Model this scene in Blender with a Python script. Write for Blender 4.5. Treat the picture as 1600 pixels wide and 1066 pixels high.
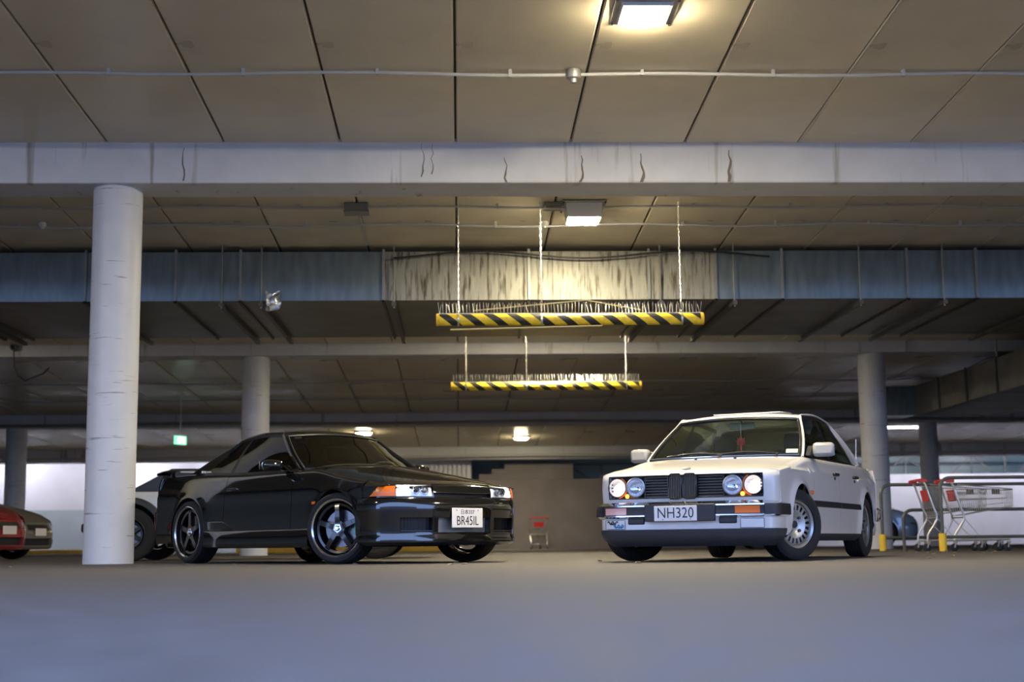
import bpy, math, random
import numpy as np
from mathutils import Vector, Matrix
R = math.radians; PI = math.pi
random.seed(7)
for o in list(bpy.data.objects): bpy.data.objects.remove(o)
S = bpy.context.scene
COL = S.collection
# ------------------------------------------------------------------ camera
cam_d = bpy.data.cameras.new('camera'); cam = bpy.data.objects.new('camera', cam_d); COL.objects.link(cam)
cam_d.sensor_width = 36.0; cam_d.lens = 2250 / 1600 * 36
cam_d.clip_start = 0.05; cam_d.clip_end = 300
PITCH = math.atan(318 / 2250); YAW = R(2.15); ROLL = 0.0105
cam.location = (0, 0, 0.16)
cam.rotation_euler = (Matrix.Rotation(-YAW, 3, 'Z') @ Matrix.Rotation(PI / 2 + PITCH, 3, 'X') @ Matrix.Rotation(-ROLL, 3, 'Z')).to_euler()
cam_d.dof.use_dof = True; cam_d.dof.focus_distance = 13.2; cam_d.dof.aperture_fstop = 1.7
S.camera = cam
# ------------------------------------------------------------------ sky light through the open side behind the camera
W = bpy.data.worlds.new('sky'); S.world = W; W.use_nodes = True
bg = W.node_tree.nodes['Background']
bg.inputs[0].default_value = (0.34, 0.51, 1.0, 1); bg.inputs[1].default_value = 3.3
# ------------------------------------------------------------------ exposure
S.view_settings.view_transform = 'Standard'; S.view_settings.look = 'None'
S.view_settings.gamma = 1.0; S.view_settings.use_curve_mapping = False
S.view_settings.exposure = 0.45

# ------------------------------------------------------------------ helpers
def tag(o, label=None, cat=None, group=None, kind=None):
    if label: o['label'] = label
    if cat: o['category'] = cat
    if group: o['group'] = group
    if kind: o['kind'] = kind
    return o
def empty(name, loc=(0, 0, 0), rz=0, label=None, cat=None, group=None, parent=None):
    o = bpy.data.objects.new(name, None); COL.objects.link(o)
    o.location = loc; o.rotation_euler = (0, 0, rz); o.empty_display_size = .1
    if parent: o.parent = parent
    return tag(o, label, cat, group)
def crv(pts):
    """monotone cubic through (x, v) points"""
    pts = sorted(pts); X = [p[0] for p in pts]; Y = [p[1] for p in pts]; n = len(X)
    d = [(Y[i + 1] - Y[i]) / (X[i + 1] - X[i]) for i in range(n - 1)]
    m = [d[0]] + [0 if d[i - 1] * d[i] <= 0 else 2 * d[i - 1] * d[i] / (d[i - 1] + d[i]) for i in range(1, n - 1)] + [d[-1]]
    def f(x):
        if x <= X[0]: return Y[0]
        if x >= X[-1]: return Y[-1]
        i = 0
        while x > X[i + 1]: i += 1
        h = X[i + 1] - X[i]; t = (x - X[i]) / h
        return (Y[i] * (1 + 2 * t) * (1 - t) ** 2 + h * m[i] * t * (1 - t) ** 2 + Y[i + 1] * t * t * (3 - 2 * t) + h * m[i + 1] * t * t * (t - 1))
    return f
def lin(a, b, n): return [a + (b - a) * i / (n - 1) for i in range(n)]
def lerp(a, b, t): return a + (b - a) * t
class MB:
    def __init__(s): s.v = []; s.f = []
    def add(s, v, f):
        b = len(s.v); s.v += [tuple(p) for p in v]; s.f += [tuple(i + b for i in q) for q in f]; return s
    def box(s, c, d, rot=None):
        hx, hy, hz = d[0] / 2, d[1] / 2, d[2] / 2
        P = [Vector((x, y, z)) for z in (-hz, hz) for y in (-hy, hy) for x in (-hx, hx)]
        if rot is not None: P = [rot @ p for p in P]
        c = Vector(c)
        return s.add([p + c for p in P], [(0, 2, 3, 1), (4, 5, 7, 6), (0, 1, 5, 4), (2, 6, 7, 3), (0, 4, 6, 2), (1, 3, 7, 5)])
    def bb(s, x0, x1, y0, y1, z0, z1): return s.box(((x0 + x1) / 2, (y0 + y1) / 2, (z0 + z1) / 2), (x1 - x0, y1 - y0, z1 - z0))
    def bar(s, a, b, w, h=None):
        a = Vector(a); b = Vector(b); d = b - a; L = d.length
        q = d.to_track_quat('X', 'Z').to_matrix()
        return s.box((a + b) / 2, (L, w, h or w), q)
    def tube(s, path, r, n=8, closed=False):
        P = [Vector(p) for p in path]; m = len(P)
        rs = r if isinstance(r, (list, tuple)) else [r] * m
        T = []
        for i in range(m):
            a = P[(i - 1) % m] if (closed or i > 0) else P[i]; b = P[(i + 1) % m] if (closed or i < m - 1) else P[i]
            T.append((b - a).normalized())
        up = Vector((0, 0, 1)) if abs(T[0].z) < .9 else Vector((1, 0, 0))
        N = (up - T[0] * up.dot(T[0])).normalized(); V = []
        for i in range(m):
            N = N - T[i] * N.dot(T[i])
            if N.length < 1e-5: N = T[i].orthogonal()
            N.normalize(); B = T[i].cross(N)
            for k in range(n):
                a = 2 * PI * k / n; V.append(P[i] + (N * math.cos(a) + B * math.sin(a)) * rs[i])
        F = []
        for i in range(m if closed else m - 1):
            j = (i + 1) % m
            for k in range(n): F.append((i * n + k, i * n + (k + 1) % n, j * n + (k + 1) % n, j * n + k))
        if not closed: F += [tuple(range(n - 1, -1, -1)), tuple(range((m - 1) * n, m * n))]
        return s.add(V, F)
    def lathe(s, prof, n=32, ax='z', c=(0, 0, 0), closed=False, caps=False):
        """prof = [(radius, height)] turned about an axis"""
        V = []; F = []; m = len(prof)
        for r, h in prof:
            for k in range(n):
                a = 2 * PI * k / n; p, q = r * math.cos(a), r * math.sin(a)
                V.append({'z': (p, q, h), 'y': (q, h, p), 'x': (h, p, q)}[ax])
        V = [(v[0] + c[0], v[1] + c[1], v[2] + c[2]) for v in V]
        for i in range(m if closed else m - 1):
            j = (i + 1) % m
            for k in range(n): F.append((i * n + k, i * n + (k + 1) % n, j * n + (k + 1) % n, j * n + k))
        if caps and not closed:
            if prof[0][0] > 1e-6: F.append(tuple(range(n - 1, -1, -1)))
            if prof[-1][0] > 1e-6: F.append(tuple(range((m - 1) * n, m * n)))
        return s.add(V, F)
    def prism(s, poly, h0, h1, ax='z'):
        """polygon (2D) extruded h0..h1 along an axis"""
        mp = {'z': lambda p, h: (p[0], p[1], h), 'y': lambda p, h: (p[0], h, p[1]), 'x': lambda p, h: (h, p[0], p[1])}[ax]
        n = len(poly); V = [mp(p, h0) for p in poly] + [mp(p, h1) for p in poly]
        F = [tuple(range(n - 1, -1, -1)), tuple(range(n, 2 * n))] + [(i, (i + 1) % n, n + (i + 1) % n, n + i) for i in range(n)]
        return s.add(V, F)
    def grid(s, P, skip=None):
        r, c = len(P), len(P[0]); V = [p for row in P for p in row]
        F = [(i * c + j, i * c + j + 1, (i + 1) * c + j + 1, (i + 1) * c + j) for i in range(r - 1) for j in range(c - 1) if not (skip and skip(i, j))]
        return s.add(V, F)
    def xf(s, M):
        s.v = [tuple(M @ Vector(p)) for p in s.v]; return s
    def o(s, name, mat, parent=None, sm=35, bevel=0, solid=0, soff=-1, recalc=True):
        me = bpy.data.meshes.new(name); me.from_pydata(s.v, [], s.f)
        if recalc:
            import bmesh
            bm = bmesh.new(); bm.from_mesh(me); bmesh.ops.remove_doubles(bm, verts=bm.verts, dist=1e-5)
            bmesh.ops.recalc_face_normals(bm, faces=bm.faces); bm.to_mesh(me); bm.free()
        if sm:
            me.shade_smooth(); me.set_sharp_from_angle(angle=R(sm))
        me.materials.append(mat if not isinstance(mat, str) else MT[mat]); me.update()
        o = bpy.data.objects.new(name, me); COL.objects.link(o)
        if parent: o.parent = parent
        if bevel:
            b = o.modifiers.new('bevel', 'BEVEL'); b.width = bevel; b.segments = 2; b.limit_method = 'ANGLE'; b.angle_limit = R(40)
        if solid:
            q = o.modifiers.new('solid', 'SOLIDIFY'); q.thickness = solid; q.offset = soff
            e = o.modifiers.new('split', 'EDGE_SPLIT'); e.split_angle = R(sm or 40); e.use_edge_sharp = False
        return o
def text(name, body, size, mat, parent, M, sx=1.0, ext=.001, align='CENTER'):
    cu = bpy.data.curves.new(name, 'FONT'); cu.body = body; cu.size = size; cu.extrude = ext
    cu.align_x = align; cu.align_y = 'CENTER'; cu.resolution_u = 3
    t = bpy.data.objects.new(name, cu); COL.objects.link(t)
    bpy.context.view_layer.update()
    me = bpy.data.meshes.new_from_object(t.evaluated_get(bpy.context.evaluated_depsgraph_get()))
    bpy.data.objects.remove(t)
    me.transform(Matrix.Diagonal((sx, 1, 1, 1))); me.transform(M)
    me.materials.clear(); me.materials.append(MT[mat])
    o = bpy.data.objects.new(name, me); COL.objects.link(o); o.parent = parent
    return o
def dup(root, loc, rz=0, parent=None):
    r = root.copy(); COL.objects.link(r); r.location = loc; r.rotation_euler = (0, 0, rz); r.parent = parent
    for ch in root.children:
        c = ch.copy(); COL.objects.link(c); c.parent = r
        for g in ch.children:
            d = g.copy(); COL.objects.link(d); d.parent = c
    return r
# ------------------------------------------------------------------ materials
MT = {}
def nd(t, typ, **kw):
    n = t.nodes.new(typ)
    for k, v in kw.items():
        if k.startswith('i_'): n.inputs[k[2:].replace('_', ' ')].default_value = v
        else: setattr(n, k, v)
    return n
def M(name, col, rough=.5, metal=0, var=0, vs=6, bump=0, bs=60, coat=0, spec=.5, emit=None, es=0, stretch=(1, 1, 1), dirt=None, dth=(.55, .7), ds=3, dstretch=(1, 1, 1), rvar=0):
    m = bpy.data.materials.new(name); m.use_nodes = True; t = m.node_tree; b = t.nodes['Principled BSDF']; L = t.links.new
    c4 = (*col, 1); b.inputs['Base Color'].default_value = c4; b.inputs['Roughness'].default_value = rough
    b.inputs['Metallic'].default_value = metal; b.inputs['Specular IOR Level'].default_value = spec
    b.inputs['Coat Weight'].default_value = coat; b.inputs['Coat Roughness'].default_value = .03
    if emit: b.inputs['Emission Color'].default_value = (*emit, 1); b.inputs['Emission Strength'].default_value = es
    tc = nd(t, 'ShaderNodeTexCoord')
    def noise(scale, st, detail=5):
        mp = nd(t, 'ShaderNodeMapping'); mp.inputs['Scale'].default_value = st; L(tc.outputs['Object'], mp.inputs[0])
        n = nd(t, 'ShaderNodeTexNoise'); n.inputs['Scale'].default_value = scale; n.inputs['Detail'].default_value = detail
        L(mp.outputs[0], n.inputs['Vector']); return n
    src = None
    if var:
        n = noise(vs, stretch); r = nd(t, 'ShaderNodeMapRange'); r.inputs[1].default_value = .25; r.inputs[2].default_value = .75
        r.inputs[3].default_value = 1 - var; r.inputs[4].default_value = 1 + var; L(n.outputs[0], r.inputs[0])
        mx = nd(t, 'ShaderNodeMix', data_type='RGBA', blend_type='MULTIPLY'); mx.inputs[0].default_value = 1
        mx.inputs[6].default_value = c4; L(r.outputs[0], mx.inputs[7]); src = mx.outputs[2]
    if dirt:
        n = noise(ds, dstretch, 6); r = nd(t, 'ShaderNodeMapRange'); r.inputs[1].default_value = dth[0]; r.inputs[2].default_value = dth[1]
        L(n.outputs[0], r.inputs[0])
        mx = nd(t, 'ShaderNodeMix', data_type='RGBA'); L(r.outputs[0], mx.inputs[0])
        if src: L(src, mx.inputs[6])
        else: mx.inputs[6].default_value = c4
        mx.inputs[7].default_value = (*dirt, 1); src = mx.outputs[2]
    if src: L(src, b.inputs['Base Color'])
    if rvar:
        n = noise(vs, stretch); r = nd(t, 'ShaderNodeMapRange'); r.inputs[1].default_value = .3; r.inputs[2].default_value = .7
        r.inputs[3].default_value = max(.02, rough - rvar); r.inputs[4].default_value = rough + rvar; L(n.outputs[0], r.inputs[0]); L(r.outputs[0], b.inputs['Roughness'])
    if bump:
        n = noise(bs, (1, 1, 1), 3); bp = nd(t, 'ShaderNodeBump'); bp.inputs['Strength'].default_value = bump; bp.inputs['Distance'].default_value = .01
        L(n.outputs[0], bp.inputs['Height']); L(bp.outputs[0], b.inputs['Normal'])
    MT[name] = m; return m
def glass(name, tint, gl=(1, 1, 1), ior=1.5):
    m = bpy.data.materials.new(name); m.use_nodes = True; t = m.node_tree; t.nodes.remove(t.nodes['Principled BSDF'])
    L = t.links.new; out = t.nodes['Material Output']
    tr = nd(t, 'ShaderNodeBsdfTransparent'); tr.inputs[0].default_value = (*tint, 1)
    g = nd(t, 'ShaderNodeBsdfGlossy'); g.inputs['Roughness'].default_value = .02; g.inputs[0].default_value = (*gl, 1)
    lw = nd(t, 'ShaderNodeLayerWeight'); lw.inputs[0].default_value = .5
    pw = nd(t, 'ShaderNodeMath', operation='POWER'); L(lw.outputs['Facing'], pw.inputs[0]); pw.inputs[1].default_value = 5
    f0 = ((ior - 1) / (ior + 1)) ** 2
    fr = nd(t, 'ShaderNodeMath', operation='MULTIPLY_ADD'); L(pw.outputs[0], fr.inputs[0]); fr.inputs[1].default_value = 1 - f0; fr.inputs[2].default_value = f0 * 1.6; mx = nd(t, 'ShaderNodeMixShader')
    L(fr.outputs[0], mx.inputs[0]); L(tr.outputs[0], mx.inputs[1]); L(g.outputs[0], mx.inputs[2]); L(mx.outputs[0], out.inputs[0])
    MT[name] = m; return m
def stripes(name, a, b, period, axis='X', k=1.0):
    m = M(name, a, .45); t = m.node_tree; L = t.links.new; p = t.nodes['Principled BSDF']
    tc = nd(t, 'ShaderNodeTexCoord'); sp = nd(t, 'ShaderNodeSeparateXYZ'); L(tc.outputs['Object'], sp.inputs[0])
    mu = nd(t, 'ShaderNodeMath', operation='MULTIPLY'); L(sp.outputs['Z'], mu.inputs[0]); mu.inputs[1].default_value = k
    ad = nd(t, 'ShaderNodeMath', operation='SUBTRACT'); L(sp.outputs['X'], ad.inputs[0]); L(mu.outputs[0], ad.inputs[1])
    dv = nd(t, 'ShaderNodeMath', operation='DIVIDE'); L(ad.outputs[0], dv.inputs[0]); dv.inputs[1].default_value = period
    fr = nd(t, 'ShaderNodeMath', operation='FRACT'); L(dv.outputs[0], fr.inputs[0])
    gt = nd(t, 'ShaderNodeMath', operation='GREATER_THAN'); L(fr.outputs[0], gt.inputs[0]); gt.inputs[1].default_value = .55
    n = nd(t, 'ShaderNodeTexNoise'); n.inputs['Scale'].default_value = 14; L(tc.outputs['Object'], n.inputs['Vector'])
    rg = nd(t, 'ShaderNodeMapRange'); rg.inputs[1].default_value = .3; rg.inputs[2].default_value = .7; rg.inputs[3].default_value = .8; rg.inputs[4].default_value = 1.1; L(n.outputs[0], rg.inputs[0])
    mx = nd(t, 'ShaderNodeMix', data_type='RGBA'); L(gt.outputs[0], mx.inputs[0]); mx.inputs[6].default_value = (*a, 1); mx.inputs[7].default_value = (*b, 1)
    m2 = nd(t, 'ShaderNodeMix', data_type='RGBA', blend_type='MULTIPLY'); m2.inputs[0].default_value = 1; L(mx.outputs[2], m2.inputs[6]); L(rg.outputs[0], m2.inputs[7])
    L(m2.outputs[2], p.inputs['Base Color']); return m
M('asphalt', (.088, .079, .077), .78, var=.34, vs=7, bump=.5, bs=130, dirt=(.085, .078, .076), dth=(.5, .75), ds=.55, rvar=.1)
M('ceiling_paint', (.62, .55, .41), .36, var=.13, vs=.9, bump=.05, bs=8, dirt=(.45, .39, .295), dth=(.52, .8), ds=.7, rvar=.1)
M('joint_dark', (.09, .08, .065), .9, var=.3)
M('sealant', (.52, .48, .40), .6, var=.1)
M('beam_paint', (.56, .57, .60), .6, var=.07, vs=3, bump=.12, bs=14, dirt=(.30, .28, .25), dth=(.62, .72), ds=2.2, dstretch=(2.6, 1, .22))
M('column_paint', (.60, .605, .63), .5, var=.06, vs=4, bump=.08, bs=20, dirt=(.33, .31, .29), dth=(.645, .70), ds=2.3, dstretch=(1, 1, 13))
M('wall_white', (.74, .73, .80), .7, var=.04, vs=2, bump=.1, bs=10)
M('wall_teal', (.43, .50, .54), .6, var=.05, vs=2, bump=.1, bs=10)
M('wall_render', (.21, .19, .195), .85, var=.16, vs=1.2, bump=.3, bs=22)
M('galvanised', (.24, .285, .285), .38, metal=.75, var=.22, vs=4, stretch=(2.5, 1, .5), rvar=.08)
M('galvanised_stained', (.34, .335, .29), .5, metal=.35, var=.18, vs=5, stretch=(3, 1, .4), dirt=(.09, .07, .045), dth=(.5, .66), ds=5, dstretch=(4, 1, .45))
M('duct_dark', (.17, .165, .15), .45, metal=.4, var=.25, vs=2)
M('steel_dark', (.10, .095, .085), .5, metal=.5, var=.2)
M('steel_grey', (.33, .33, .31), .45, metal=.6, var=.15)
M('zinc', (.62, .62, .60), .35, metal=.8, var=.1)
M('conduit', (.42, .42, .42), .5)
M('white_plastic', (.72, .72, .70), .4)
M('grey_plastic', (.20, .20, .20), .5)
M('black_plastic', (.018, .018, .02), .45, var=.1)
M('black_trim', (.012, .012, .013), .35)
M('rubber', (.016, .016, .017), .75, var=.2, vs=20)
M('tread', (.013, .013, .014), .85, bump=.3, bs=60)
M('lamp', (1, 1, 1), .4, emit=(1.0, .86, .57), es=680)
M('added_tube_lamp', (1, 1, 1), .4, emit=(.90, .90, 1.0), es=190)
M('lamp_far', (1, 1, 1), .4, emit=(1.0, .86, .56), es=230)
M('tube_dim', (1, 1, 1), .4, emit=(.95, .95, 1.0), es=30)
M('lamp_mid', (1, 1, 1), .4, emit=(1.0, .86, .57), es=480)
M('lamp_soft', (1, 1, 1), .4, emit=(1.0, .84, .58), es=130)
M('rail_paint', (.075, .08, .07), .4, var=.2)
M('exit_green', (.1, .5, .25), .4, emit=(.25, 1.0, .5), es=1.2)
M('exit_white', (.9, .95, .9), .4, emit=(.75, 1.0, .85), es=2.6)
stripes('hazard', (.80, .58, .03), (.02, .02, .02), .29, k=-1.35)
M('hazard_yellow', (.78, .50, .03), .5, var=.08, vs=8, dirt=(.12, .08, .03), dth=(.6, .68), ds=9)
M('kerb_yellow', (.62, .37, .03), .6, var=.15, vs=5)
M('leaf_litter', (.50, .40, .22), .8, var=.25, vs=30)
M('chrome', (.80, .80, .80), .09, metal=1)
M('alloy', (.42, .42, .42), .32, metal=.8)
M('dark_alloy', (.012, .012, .013), .22, coat=.5)
M('machined', (.78, .78, .84), .2, metal=1)
M('brake', (.20, .20, .21), .3, metal=.9, var=.1, vs=30)
M('caliper_green', (.02, .42, .22), .3, coat=.5)
M('black_paint', (.006, .006, .0055), .10, coat=1.0, spec=.6)
M('white_paint', (.66, .635, .62), .28, coat=.8)
M('red_paint', (.30, .012, .016), .2, coat=1)
M('grey_paint', (.20, .19, .165), .28, metal=.3, coat=1)
M('blue_paint', (.26, .36, .50), .25, metal=.3, coat=1)
M('ute_paint', (.52, .53, .54), .3, coat=.7)
M('underbody', (.012, .012, .012), .85)
M('valance_black', (.030, .034, .042), .5, var=.1)
M('cloth_dark', (.035, .037, .036), .9, var=.2, vs=30)
M('cloth_grey', (.12, .13, .125), .9, var=.2, vs=30)
M('headliner', (.36, .38, .33), .9)
M('red_leaf', (.72, .06, .05), .5)
M('plate_white', (.74, .72, .72), .35, var=.03)
M('plate_ink', (.014, .013, .014), .4)
M('sticker_blue', (.03, .22, .45), .4)
M('amber', (.80, .17, .01), .3)
M('amber_lit', (.9, .3, .03), .3, emit=(1.0, .28, .02), es=6)
M('head_lit', (.95, .9, .82), .25, emit=(1.0, .74, .50), es=1.0)
M('drl', (.95, .95, 1), .3, emit=(.95, .95, 1.0), es=3.2)
M('reflector', (.86, .87, .90), .2, metal=.75, bump=.25, bs=45)
M('lamp_bowl', (.88, .88, .92), .25, coat=.5, emit=(.92, .94, 1.0), es=.1)  # slight emission stands in for lamp light falling on the bowl
M('red_plastic', (.50, .03, .035), .35)
M('tail_red', (.25, .015, .02), .2, coat=1)
M('blue_card', (.05, .25, .45), .5)
M('foil', (.85, .87, .86), .22, metal=1, bump=.9, bs=30)
M('cardboard_strap', (.70, .60, .30), .6)
M('glazing', (.20, .28, .29), .3, var=.35, vs=.8)
M('louvre', (.70, .72, .80), .5)
M('steel_paint', (.20, .20, .19), .6, var=.2)
glass('car_glass', (.86, .92, .86), ior=1.4); glass('tint_glass', (.05, .052, .05)); glass('tint_front', (.20, .21, .19)); glass('lens', (.90, .92, .95))
# ================================================================== THE SETTING
def zceil(y, k=0): return 4.506 - .0445 * (y - 15.25) + k
X0, X1 = -21.0, 24.0
fl = MB()
fl.grid([[(x, y, 0) for x in lin(-40, 40, 9)] for y in lin(-23, 60, 9)])
floor = tag(fl.o('floor', 'asphalt', sm=0), 'grey brown asphalt car park floor', kind='structure')
# ceiling: slab with panels between the beams, each panel its own piece with a recessed joint
BAYS = [(3.2, 15.25, 0.0, -13, 13), (15.89, 27.5, .06, -13, 14), (28.2, 38.0, .14, -14, 15), (38.6, 46.7, .20, -16, 18)]
cb = MB()
for (a, b, k, n0, n1) in BAYS:
    cb.add([(x, y, zceil(y, k) + dz) for dz in (.045, .4) for y in (a - .02, b + .02) for x in (X0, X1)],
           [(0, 1, 3, 2), (4, 6, 7, 5), (0, 4, 5, 1), (2, 3, 7, 6), (0, 2, 6, 4), (1, 5, 7, 3)])
ceiling = tag(cb.o('ceiling', 'joint_dark', sm=0), 'smooth tan concrete ceiling of wide panels', kind='structure')
PW = 1.255; PX = -.02
for (a, b, k, n0, n1) in BAYS:
    me = None
    for i in range(n0, n1):
        if me is None:
            g = .011; q = MB(); h = PW / 2 - g; c = .012
            za, zb = zceil(a, k), zceil(b, k)
            V = [(-h + c, a, za), (h - c, a, za), (h - c, b, zb), (-h + c, b, zb), (-h, a, za + c), (h, a, za + c), (h, b, zb + c), (-h, b, zb + c), (-h, a, za + .05), (h, a, za + .05), (h, b, zb + .05), (-h, b, zb + .05)]
            q.add(V, [(0, 1, 2, 3), (1, 0, 4, 5), (2, 1, 5, 6), (3, 2, 6, 7), (0, 3, 7, 4), (5, 4, 8, 9), (6, 5, 9, 10), (7, 6, 10, 11), (4, 7, 11, 8)])
            p = q.o('ceiling_panel', 'ceiling_paint', ceiling, sm=0); me = p.data
        else:
            p = bpy.data.objects.new('ceiling_panel', me); COL.objects.link(p); p.parent = ceiling
        p.location = (PX + (i + .5) * PW, 0, 0)
# pale sealant squeezed out of the joints on the right
for (bi, ns) in ((0, (3, 4, 5)), (1, (4, 5, 6)), (2, (2, 4, 5, 6))):
    a, b, k, _, _ = BAYS[bi]
    for i in ns:
        x = PX + i * PW
        MB().tube([(x, y, zceil(y, k) + .004) for y in lin(a + .02, b - .02, 12)], .011, 6).o('joint_sealant', 'sealant', ceiling)
# beams
def beam(y0, y1, z0, z1, label, name='concrete_beam'):
    m = MB(); m.bb(X0, X1, y0, y1, z0, z1)
    return tag(m.o(name, 'beam_paint', sm=0, bevel=.02), label, kind='structure')
beam(15.25, 15.89, 4.055, 4.88, 'white painted concrete beam with cracks above the scuffed column')
beam(27.55, 28.2, 3.80, 4.5, 'white concrete beam behind the long metal duct')
beam(38.0, 38.6, 3.30, 4.1, 'pale concrete beam deep in the car park')
beam(46.7, 47.3, 2.90, 3.8, 'grey concrete beam over the back wall')
# cracks that weep down the first beam: thin raised dark stains
ck = MB()
for x, z0, z1, w in ((-2.95, 4.08, 4.45, .03), (-.38, 4.12, 4.5, .02), (-.27, 4.15, 4.5, .018), (.52, 4.06, 4.34, .03), (1.35, 4.06, 4.36, .04), (2.02, 4.06, 4.38, .045), (2.98, 4.06, 4.42, .05)):
    L_ = []; Rr = []
    for i in range(7):
        t = i / 6; z = lerp(z0, z1, t); j = random.uniform(-.02, .02); ww = w * (.25 + .75 * (1 - t)) * random.uniform(.5, 1)
        L_.append((x + j - ww / 2, 15.247, z)); Rr.append((x + j + ww / 2, 15.247, z))
    ck.grid([L_, Rr])
tag(ck.o('beam_crack_stain', M('crack', (.16, .14, .115), .9), sm=0), 'dark weeping cracks running down the white beam', kind='structure')
# columns
def column(x, y, r, h, label, group=None):
    n = 12; prof = [(r * (1 + random.uniform(-.006, .006)), h * i / n) for i in range(n + 1)]
    m = MB(); m.lathe(prof, 48)
    o = m.o('concrete_column', 'column_paint', sm=40); o.location = (x, y, 0)
    return tag(o, label, 'column', group)
column(-3.72, 15.57, .262, 4.06, 'thick white round concrete column with scuff rings beside the black coupe')
column(-3.92, 27.88, .262, 3.81, 'white round concrete column standing behind the black coupe')
column(8.12, 27.88, .262, 3.81, 'white round concrete column behind the white sedan and rails')
column(-11.62, 38.3, .27, 3.31, 'grey round column rising behind the grey car nose')
column(12.62, 38.3, .24, 3.31, 'slim pale column behind the shopping trolley handles')
# back wall
YB = 47.5
def wall(name, x0, x1, z0, z1, mat, label, y=YB, t=.25):
    return tag(MB().bb(x0, x1, y, y + t, z0, z1).o(name, mat, sm=0), label, kind='structure')
wall('wall_back_left', -26, -4.4, 1.47, 3.6, 'wall_white', 'white upper wall at the back left', 49.5)
wall('wall_back_left_dado', -26, -4.4, 0, 1.47, 'wall_teal', 'teal grey painted lower band of the back left wall', 49.488, .26)
wall('wall_back_centre', -4.4, 10.9, 0, 2.28, 'wall_render', 'rough brown grey rendered wall at the back')
wall('wall_back_right', 10.9, 30, 0, 2.43, 'wall_white', 'white low wall at the back right', 49.5)
tag(MB().bb(-26, 30, 53.4, 53.6, 0, 5).o('wall_back_far', 'glazing', sm=0), 'teal grey far wall beyond the truss opening', kind='structure')
tag(MB().bb(-26, 30, 47.3, 53.4, 3.6, 3.75).o('ceiling_beyond', 'ceiling_paint', sm=0), 'dim ceiling beyond the back wall', kind='structure')
tag(MB().bb(X0 - .3, X0, 3, 47.5, 0, 5).o('wall_left', 'wall_teal', sm=0), 'plain left side wall', kind='structure')
tag(MB().bb(X1, X1 + .3, 3, 47.5, 0, 5).o('wall_right', 'wall_render', sm=0), 'dark right side wall', kind='structure')
tag(MB().bb(-40, 40, -23.3, -23, 0, 5.5).o('wall_front', M('opposite_wall', (.34, .30, .26), .8, var=.15, vs=.6), sm=0), 'plain rendered wall across the open yard', kind='structure')
# yellow kerbs on the floor at the back
def kerb(x0, x1, y, label, h=.14):
    return tag(MB().bb(x0, x1, y, y + .3, 0, h).o('yellow_kerb', 'kerb_yellow', sm=0, bevel=.03), label, 'kerb')
kerb(-18, -9.2, 46.4, 'yellow painted kerb along the teal lower wall')
kerb(-5.5, -.4, 36.0, 'yellow painted kerb seen under the black coupe', .2)
# steel trusses in the opening above the back wall
def truss(x0, x1, y, z0, z1, n, label, r=.035):
    t = empty('steel_truss', ((x0 + x1) / 2, y, z0), 0, label, 'truss'); h = (x1 - x0) / 2; H = z1 - z0
    MB().bar((-h, 0, 0), (h, 0, 0), r * 2).o('bottom_chord', 'steel_paint', t, sm=0)
    MB().bar((-h, 0, H), (h, 0, H), r * 2).o('top_chord', 'steel_paint', t, sm=0)
    for x in (-h, h): MB().bar((x, 0, -z0), (x, 0, 0), r * 2.4).o('support_post', 'steel_paint', t, sm=0)
    for i in range(n + 1):
        x = lerp(-h, h, i / n)
        MB().bar((x, 0, 0), (x, 0, H), r * 1.6).o('strut', 'steel_paint', t, sm=0)
        if i < n:
            x2 = lerp(-h, h, (i + 1) / n); a, b = ((x, 0), (x2, H)) if i % 2 else ((x, H), (x2, 0))
            MB().bar((a[0], 0, a[1]), (b[0], 0, b[1]), r * 1.3).o('brace', 'steel_paint', t, sm=0)
    return t
truss(1.4, 10.6, 49.2, 2.05, 2.86, 8, 'dark steel truss above the rough rendered wall')
truss(11.2, 22, 51.2, 2.1, 3.2, 9, 'dark steel truss above the white low wall')
# pale louvred screen and stair behind the coupe's bonnet
lv = empty('louvre_screen', (-.35, 47.6, 2.31), 0, 'pale louvred window strip above the black coupe bonnet', 'window')
for i in range(15): MB().bb(-1.5 + i * .15, -1.5 + i * .15 + .11, -.03, .03, 0, .6).o('slat', 'louvre', lv, sm=0)
MB().bb(-1.55, .75, .04, .06, -.02, .62).o('backing', 'wall_white', lv, sm=0)
st = empty('stair_flight', (1.55, 47.62, 2.305), 0, 'brown grey stair flight stepping up beside the louvres', 'stairs')
for i in range(3): MB().bb(-.9 + i * .42, 2.2, -.1, .12, -.02 + i * .17, .15 + i * .17).o('step', 'wall_render', st, sm=0)
# slab edge pipes along the far beams
def pipe(y, z, r, label, mat='steel_grey', x0=X0 + .5, x1=X1 - .5):
    return tag(MB().tube([(x, y, z + .02 * math.sin(x * .7)) for x in lin(x0, x1, 30)], r, 8).o('ceiling_pipe', mat), label, 'pipe')
pipe(37.85, 3.36, .04, 'dark pipe slung along the deep pale beam')
pipe(46.5, 3.0, .05, 'pipe running along the beam over the back wall', 'conduit')
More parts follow.
